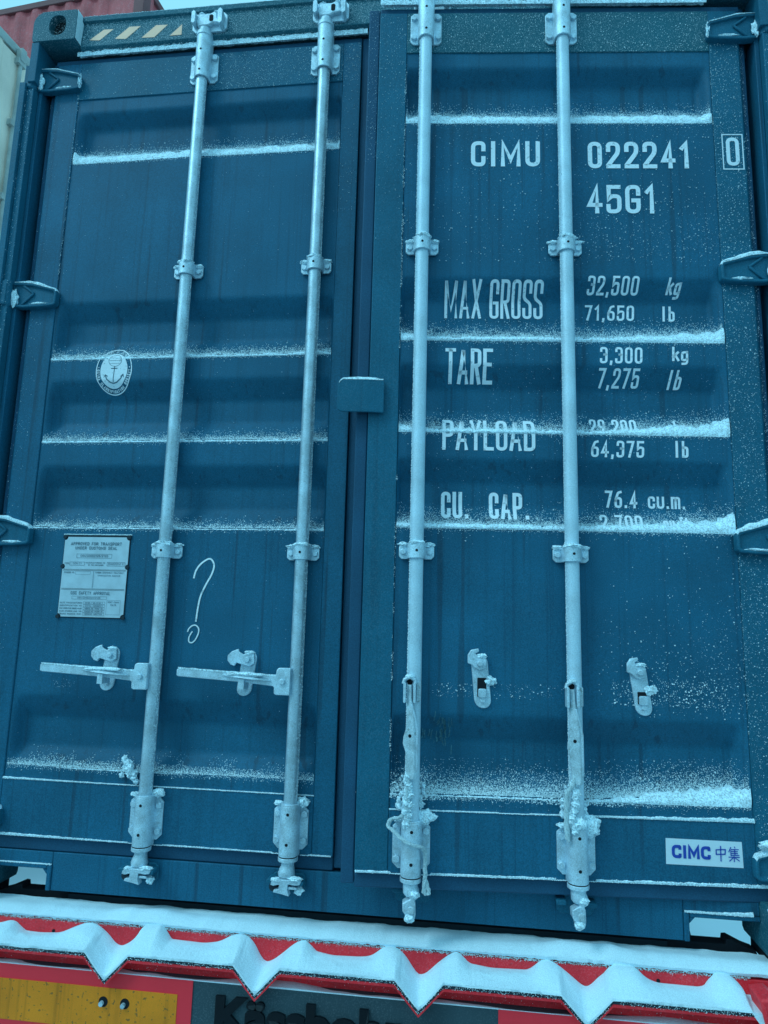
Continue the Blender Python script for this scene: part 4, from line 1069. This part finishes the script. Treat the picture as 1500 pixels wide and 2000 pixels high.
for i in range(n-1): p = 4*i; q = p+4; b.add([(V[k][0], YF-.0005, V[k][2]-.005-dz) for k, dz in ((p+2, -.004), (q+2, -.004), (q+2, .002), (p+2, .002))], [(0, 3, 2, 1)])
b.build('grooved_ledge', tr_, origin=TO, recalc=True)
wp = [(x, zfl(x)-.0082) for x in sorted(set([XL, 1.2]+[c+d_ for c in VX for d_ in (-.060, 0, .060)]))]
b = MB().use('red'); V = []; n = len(wp)          # web under the ledge, cut to the grooves
for x, z in wp: V += [(x, -.056, z), (x, YW-.0005, z), (x, -.056, -.17)]
b.add(V, [q for i in range(n-1) for q in ((3*i, 3*i+3, 3*i+4, 3*i+1), (3*i+2, 3*i+5, 3*i+3, 3*i))])
b.use('dark'); b.box(XL, 1.2, -.079, -.0565, -.175, -.140); b.build('lower_web', tr_, origin=TO)
# right end of the ledge: folded red end piece
b = MB().use('red'); b.prism([(.985, -.036), (1.02, -.030), (1.05, -.06), (1.06, -.20), (1.005, -.20), (1.000, -.11)], -.118, -.04); b.build('ledge_end', tr_, origin=TO, bevel=.006)
for px_, pz_ in ((-.805, -.062), (.785, -.056)):
    b = MB().use('black'); b.cyl((px_, YW+.001, pz_), (px_, YW-.0015, pz_), .0045, n=12); b.build('drain_hole', tr_, origin=TO)
# bumper with marker plates and embossed maker's name
b = MB().use('bumper'); b.box(-1.26, 1.26, -.080, -.03, -.42, -.1225); b.build('bumper', tr_, origin=TO, bevel=.002)
for x0, x1 in ((-1.20, -.376), (.395, 1.20)):
    b = MB().use('redtape'); b.box(x0, x1, -.0825, -.0805, -.29, -.1235)
    b.use('yellow'); b.box(x0+.04, x1-.039, -.0836, -.0826, -.255, -.158)
    o = b.build('marker_plate', tr_, origin=TO)
for x in (-.613, -.554):
    b = MB().use('black'); b.cyl((x, -.0837, -.191), (x, -.0842, -.191), .0125, n=18); b.use('zincd'); b.cyl((x-.003, -.084, -.194), (x-.003, -.092, -.194), .006, n=10)
    b.build('bolt', tr_, origin=TO)
V, F = bftext('Kässbohrer', -.312, -.232, .082, .600, None, None, 't', None, None, bold=.045)
b = MB().use('letter')
ed = {}
fs = []
for f in F:
    p = [V[i] for i in f]; a = sum(p[i][0]*p[(i+1) % len(p)][1]-p[(i+1) % len(p)][0]*p[i][1] for i in range(len(p)))
    fs.append(f if a > 0 else f[::-1])
nV = len(V); b.add([(x, -.088, z) for x, z in V]+[(x, -.0795, z) for x, z in V], fs)
for f in fs:
    for i in range(len(f)): e_ = (f[i], f[(i+1) % len(f)]); ed[e_] = 1
side = [(i, i+nV, j+nV, j) for (i, j) in ed if (j, i) not in ed]
b.f += side; b.mi += [b.cur]*len(side)
b.build('lettering', tr_, origin=TO)
# chassis members, dark fill behind the sill gap, twist locks, wheels further in
b = MB().use('dark')
for sx in (-.45, .45): b.box(sx-.07, sx+.07, .30, 9, -.40, -.06)
for y in (1.2, 3.2, 5.2, 7.2): b.box(-1.15, 1.15, y, y+.1, -.22, -.10)
b.box(-.84, .84, .10, .26, -.16, -.012); b.box(-.84, .84, .27, .30, -.16, .12); b.box(-1.22, 1.22, .10, .20, -.30, -.10)  # second box: dark fill added so the gap under the sill stays black
b.build('chassis_and_dark_fill', tr_, origin=TO)
for sg in (-1, 1):
    b = MB().use('black')
    b.prism([(sg*1.075, -.05), (sg*1.060, -.019), (sg*1.036, -.012), (sg*.998, .005), (sg*.988, .004), (sg*.986, -.008), (sg*.84, -.008), (sg*.84, -.05)], .10, .14)
    b.box(sg*1.07, sg*1.20, .02, .16, -.03, -.001)
    b.build('twist_lock', tr_, origin=TO)
for sg in (-1, 1):
    for y in (1.3, 2.6, 3.9):
        b = MB().use('dark'); b.cyl((sg*.78, y, -.72), (sg*1.16, y, -.72), .50, n=40); b.use('zincd'); b.cyl((sg*1.10, y, -.72), (sg*1.165, y, -.72), .28, n=24)
        b.build('wheel', tr_, origin=TO, bevel=.02)
# ---- snow on the trailer
TS = MB().use('snow')
CON = [(-1.3,-.05),(-.965,-.053),(-.928,-.041),(-.901,-.052),(-.895,-.066),(-.841,-.068),(-.782,-.064),(-.739,-.044),(-.71,-.033),(-.681,-.034),(-.649,-.053),(-.614,-.086),(-.588,-.078),(-.561,-.055),(-.549,-.026),(-.484,-.022),(-.474,-.056),(-.374,-.059),
(-.332,-.052),(-.298,-.033),(-.27,-.028),(-.241,-.041),(-.223,-.071),(-.211,-.092),(-.19,-.089),(-.163,-.069),(-.13,-.041),(-.11,-.031),(-.09,-.031),(-.079,-.054),(-.027,-.062),(.054,-.059),(.08,-.053),(.1,-.034),(.119,-.026),(.146,-.032),(.173,-.058),
(.189,-.087),(.206,-.091),(.219,-.082),(.252,-.052),(.284,-.029),(.303,-.027),(.319,-.052),(.381,-.059),(.476,-.056),(.495,-.036),(.514,-.026),(.539,-.035),(.57,-.056),(.607,-.084),(.619,-.084),(.638,-.062),(.667,-.04),(.67,-.025),(.731,-.026),
(.748,-.047),(.778,-.06),(.886,-.061),(.901,-.052),(.909,-.026),(.947,-.025),(.975,-.046),(.991,-.073),(1.001,-.105)]
NX = 900; NY = 16; V = []; Fq = []
for i in range(NX+1):
    x = -1.25+(1.003+1.25)*i/NX
    cz = sum(interp(x+d_, CON) for d_ in (-.012, -.006, 0, .006, .012))/5
    fe = max(zfl(x), sum(zfl(x+q_) for q_ in (-.009, -.006, -.003, 0, .003, .006, .009))/7)+.0068+.0016*fbm(x*16, 2, 5)+.0008*nz3(x*150, 0, 0)
    if x > .97: fe -= (x-.97)*1.5
    for k in range(NY+1):
        t = k/NY; y = YW-.001+(YF+.001-YW)*t
        s = t*t*(3-2*t)*.6+t*.4; bulge = .0045*sin(pi*t**.8)*(1 if zfl(x) > -.08 else .35)
        z = cz*(1-s)+fe*s+bulge+(.0026*fbm(x*11, y*26, 4)+.0010*nz3(x*60, y*90, 7))*sin(pi*t)
        xw = x+(x-CAMX)/(y-CAMY)*(YW-y)
        z = min(z, CAMZ+(sum(interp(xw+d_, CON) for d_ in (-.008, 0, .008))/3-CAMZ)*(y-CAMY)/(YW-CAMY)+.0005)
        z = max(z, zfl(x)+.0015)
        if k == NY: y = YF-.001
        V.append((x, y, z))
    V.append((x, YF-.0016, fe-.006)); V.append((x, YF, zfl(x)+.0002))
K = NY+3
for i in range(NX):
    for k in range(K-1): Fq.append((i*K+k, i*K+k+1, (i+1)*K+k+1, (i+1)*K+k))
TS.add(V, Fq)
# upper band on the beam top
HB = [(-1.3, .004), (-.75, .004), (-.66, .006), (-.60, .020), (-.50, .018), (-.42, .006), (-.2, .004), (.3, .004), (.48, .008), (.56, .026), (.68, .024), (.76, .010), (1.3, .012)]
V = []; Fq = []; NY = 10
for i in range(NX+1):
    x = -1.25+2.5*i/NX; hb = interp(x, HB)*.8; zt = -.036
    fz = -.036+.012+.002*fbm(x*20, 0, 5)
    lip = -.027+.0018*fbm(x*70, 1, 2)
    V.append((x, YW-.0012, lip-.002))
    for k in range(NY):
        t = k/(NY-1); y = YW-.004*(1-t)+(.095+.010*fbm(x*5, 2, 2))*t
        z = fz+.008*sin(min(1, t*2)*pi/2)+hb*math.exp(-((t-.35)/.3)**2)+.0015*nz3(x*18, y*30, 8)
        V.append((x, y, z))
K = NY+1
for i in range(NX):
    for k in range(K-1): Fq.append((i*K+k, (i+1)*K+k, (i+1)*K+k+1, i*K+k+1))
TS.add(V, Fq)
# lower strip along the bumper top
V = []; Fq = []
for i in range(NX+1):
    x = -1.25+2.45*i/NX; hv = .5+.9*nz3(x*3.1, 5, 5)+.2*nz3(x*12, 2, 2); hv = max(0, min(1, hv))
    V += [(x, -.0562, -.133+.017*hv), (x, -.063, -.130+.014*hv), (x, -.072, -.1255+.007*hv), (x, -.0805, -.1225+.0022*hv), (x, -.0808, -.124)]
for i in range(NX):
    for k in range(4): Fq.append((i*5+k, i*5+k+1, (i+1)*5+k+1, (i+1)*5+k))
TS.add(V, Fq)
TS.blob((1.03, -.07, -.05), (.03, .03, .018), seed=3, amp=.4)
tag(TS.build('snow', smooth=70, recalc=False), 'thick white snow lying on the red trailer beam and filling its V grooves', 'snow', kind='stuff')
# crumbs along the snow fringe on the red steel
FP2 = []; FS2 = []
for i in range(5200):
    x = rng.uniform(-1.2, 1.0); z = -.030-abs(rng.normal(0, .0032)); FP2.append((x, YW-.0012, z)); FS2.append(rng.uniform(.0005, .0013))
for i in range(2200):
    x = rng.uniform(-1.2, 1.0); FP2.append((x, YF-.0012, zfl(x)+rng.uniform(-.008, .004))); FS2.append(rng.uniform(.0006, .0013))
for i in range(500):
    x = rng.uniform(-1.2, 1.0); FP2.append((x, -.0568, rng.uniform(-.128, -.08))); FS2.append(rng.uniform(.0006, .0012))
flake_mesh('snow_crumbs', FP2, FS2, 'fine snow crumbs clinging to the red trailer steel below the snow')

# ================================================================== GROUND AND NEIGHBOURING STACKS
GZ = -1.25
g = MB().use('snowg'); N = 60; V = []; Fq = []
for i in range(N+1):
    for k in range(N+1):
        u = (i/N-.5)*2; v_ = (k/N-.5)*2; x = u*abs(u)*600; y = v_*abs(v_)*600
        V.append((x, y, GZ+.02*nz3(x*.5, y*.5, 0)))
for i in range(N):
    for k in range(N): Fq.append((i*(N+1)+k, (i+1)*(N+1)+k, (i+1)*(N+1)+k+1, i*(N+1)+k+1))
g.add(V, Fq); tag(g.build('ground'), kind='structure')
g = MB().use('added_slush'); g.add([(x, y, GZ+.03+.006*nz3(x, y, 2)) for y in np.linspace(-16, -.9, 30) for x in np.linspace(-14, 14, 30)],
      [(j*30+i, j*30+i+1, (j+1)*30+i+1, (j+1)*30+i) for j in range(29) for i in range(29)])
tag(g.build('added_dark_ground'), kind='structure')  # unseen dark sheet, added to cut the light bounced up onto the doors
def ray(px, py): return F_+R_*((px-750)/FPX)-U_*((py-1000)/FPX)
def onY(px, py, y): d_ = ray(px, py); return Vector((CAMX, CAMY, CAMZ))+d_*((y-CAMY)/d_.y)
def onZ(px, py, z): d_ = ray(px, py); return Vector((CAMX, CAMY, CAMZ))+d_*((z-CAMZ)/d_.z)
def stackbox(name, p, ang, L_, Wd, z0, z1, mt, mtd, label, endrods=False, front_is_end=False, group=None):
    """corrugated container; local x along its length from p, local y to the inside; visible long side at local y=0"""
    o = tag(empty(name, (p[0], p[1], z0), ang), label, 'container', group)
    H = z1-z0; b = MB().use(mt)
    def corr(n0, n1, f):         # corrugated wall between two stations, f maps (s, depth) to xy
        pts = []; s = n0; dd = [0, 0, 1, 1]; q = 0
        while s < n1-.28: 
            for ds, dp in ((0, 0), (.07, 0), (.068, .036), (.07, .036), (.068, 0)): s += ds; pts.append(f(s, dp))
        pts.append(f(n1, 0)); n = len(pts)
        b.add([(x, y, .14) for x, y in pts]+[(x, y, H-.09) for x, y in pts], [(i, i+1, i+1+n, i+n) for i in range(n-1)])
    corr(.16, L_-.16, lambda s, dp: (s, .012+dp)); corr(.16, L_-.16, lambda s, dp: (s, Wd-.012-dp))
    corr(.16, Wd-.16, lambda s, dp: (L_-.012-dp, s))
    if not endrods: corr(.16, Wd-.16, lambda s, dp: (.012+dp, s))
    b.build('wall', o)
    b = MB().use(mtd)
    for y in (0, Wd-.06): b.box(.1, L_-.1, y, y+.06, .0, .15); b.box(.1, L_-.1, y, y+.06, H-.10, H)
    for x in (0, L_-.06): b.box(x, x+.06, .1, Wd-.1, 0, .15); b.box(x, x+.06, .1, Wd-.1, H-.10, H)
    b.box(.03, L_-.03, .03, Wd-.03, H-.05, H-.03)
    for x in (0, L_-.16):
        for y in (0, Wd-.16): b.box(x, x+.16, y, y+.16, .1, H-.1)
    b.build('frame', o, bevel=.01)
    for x in (0, L_-.178):
        for y in (0, Wd-.162):
            for z in (0, H-.118):
                c = MB().use(mtd); c.box(x-.004, x+.182, y-.004, y+.166, z, z+.118)
                c.use('black'); 
                for xx in (x+.089,): c.box(xx-.03, xx+.03, y-.006, y-.0045, z+.04, z+.085)
                c.build('corner_casting', o, bevel=.012)
    return o
# cream stack at the left: its door end with locking rods faces us
A = onY(0, 49, 3.4); B = onZ(59, 114, A.z); d_ = (B-A); d_.z = 0; angc = atan2(d_.y, d_.x)
dirv = Vector((cos(angc), sin(angc), 0)); P0 = A-dirv*1.27
def rodded(z0, z1, mt, mtd, label, L_=12.19):
    o = stackbox('shipping_container', (P0.x, P0.y), angc, 2.438, L_, z0, z1, mt, mtd, label, group='containers stacked behind the trailer')
    H = z1-z0
    for x0, x1 in ((.06, 1.21), (1.23, 2.38)):
        b = MB().use(mt); b.box(x0+.06, x1-.06, -.008, .012, .16, H-.14)
        for z in (.5, 1.0, 1.5, 2.0): b.box(x0+.10, x1-.10, -.002, .01, z, z+.2)
        dd = b.build('door', o, bevel=.006)
        for xx in (x0+.30, x1-.30):
            r_ = MB().use(mtd); r_.cyl((xx, -.04, .08), (xx, -.04, H-.06), .019, n=12)
            for z in (.15, .9, 1.7, H-.2): r_.box(xx-.05, xx+.05, -.062, -.006, z-.03, z+.03)
            r_.box(xx-.035, xx+.035, -.07, -.01, H-.19, H-.05, ch=.01)
            r_.build('locking_rod', dd)
    return o
ZC = A.z-2.59
rodded(ZC, A.z, 'cream', 'creamd', 'cream container with pale locking rods at the left edge, topmost of its stack')
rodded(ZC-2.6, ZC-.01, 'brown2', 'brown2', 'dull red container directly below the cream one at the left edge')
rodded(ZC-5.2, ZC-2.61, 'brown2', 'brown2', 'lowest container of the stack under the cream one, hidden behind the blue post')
# oxide red container high behind
A2 = onY(0, 17, 6.0); B2 = onZ(82, 0, A2.z); C2 = onZ(311, 0, A2.z); D2 = onZ(328, 28, A2.z)
d1 = (B2-A2); d1.z = 0; d1.normalize(); ang2 = atan2(d1.y, d1.x)
# corner where the long side turns away from us
nrm = Vector((-d1.y, d1.x, 0))
Ln = (C2-A2).dot(d1)
corner = A2+d1*Ln
z1 = A2.z; lab = ['oxide red container behind the blue corner casting, topmost of its stack', 'oxide red container second from the top of the rear stack', 'dull red container third from the top of the rear stack', 'dull red container at the bottom of the rear stack']
k = 0
while z1 > GZ+1.2 and k < 4:
    p = corner-d1*12.19
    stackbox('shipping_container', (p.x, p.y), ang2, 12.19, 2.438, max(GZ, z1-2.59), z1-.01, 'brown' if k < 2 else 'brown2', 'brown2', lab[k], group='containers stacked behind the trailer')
    if k == 0:
        for q, (a_, m_) in enumerate(((2.0, 'brown2'), (1.55, 'cream'))): pass
    z1 -= 2.6; k += 1
# snow on the top of the rear stack
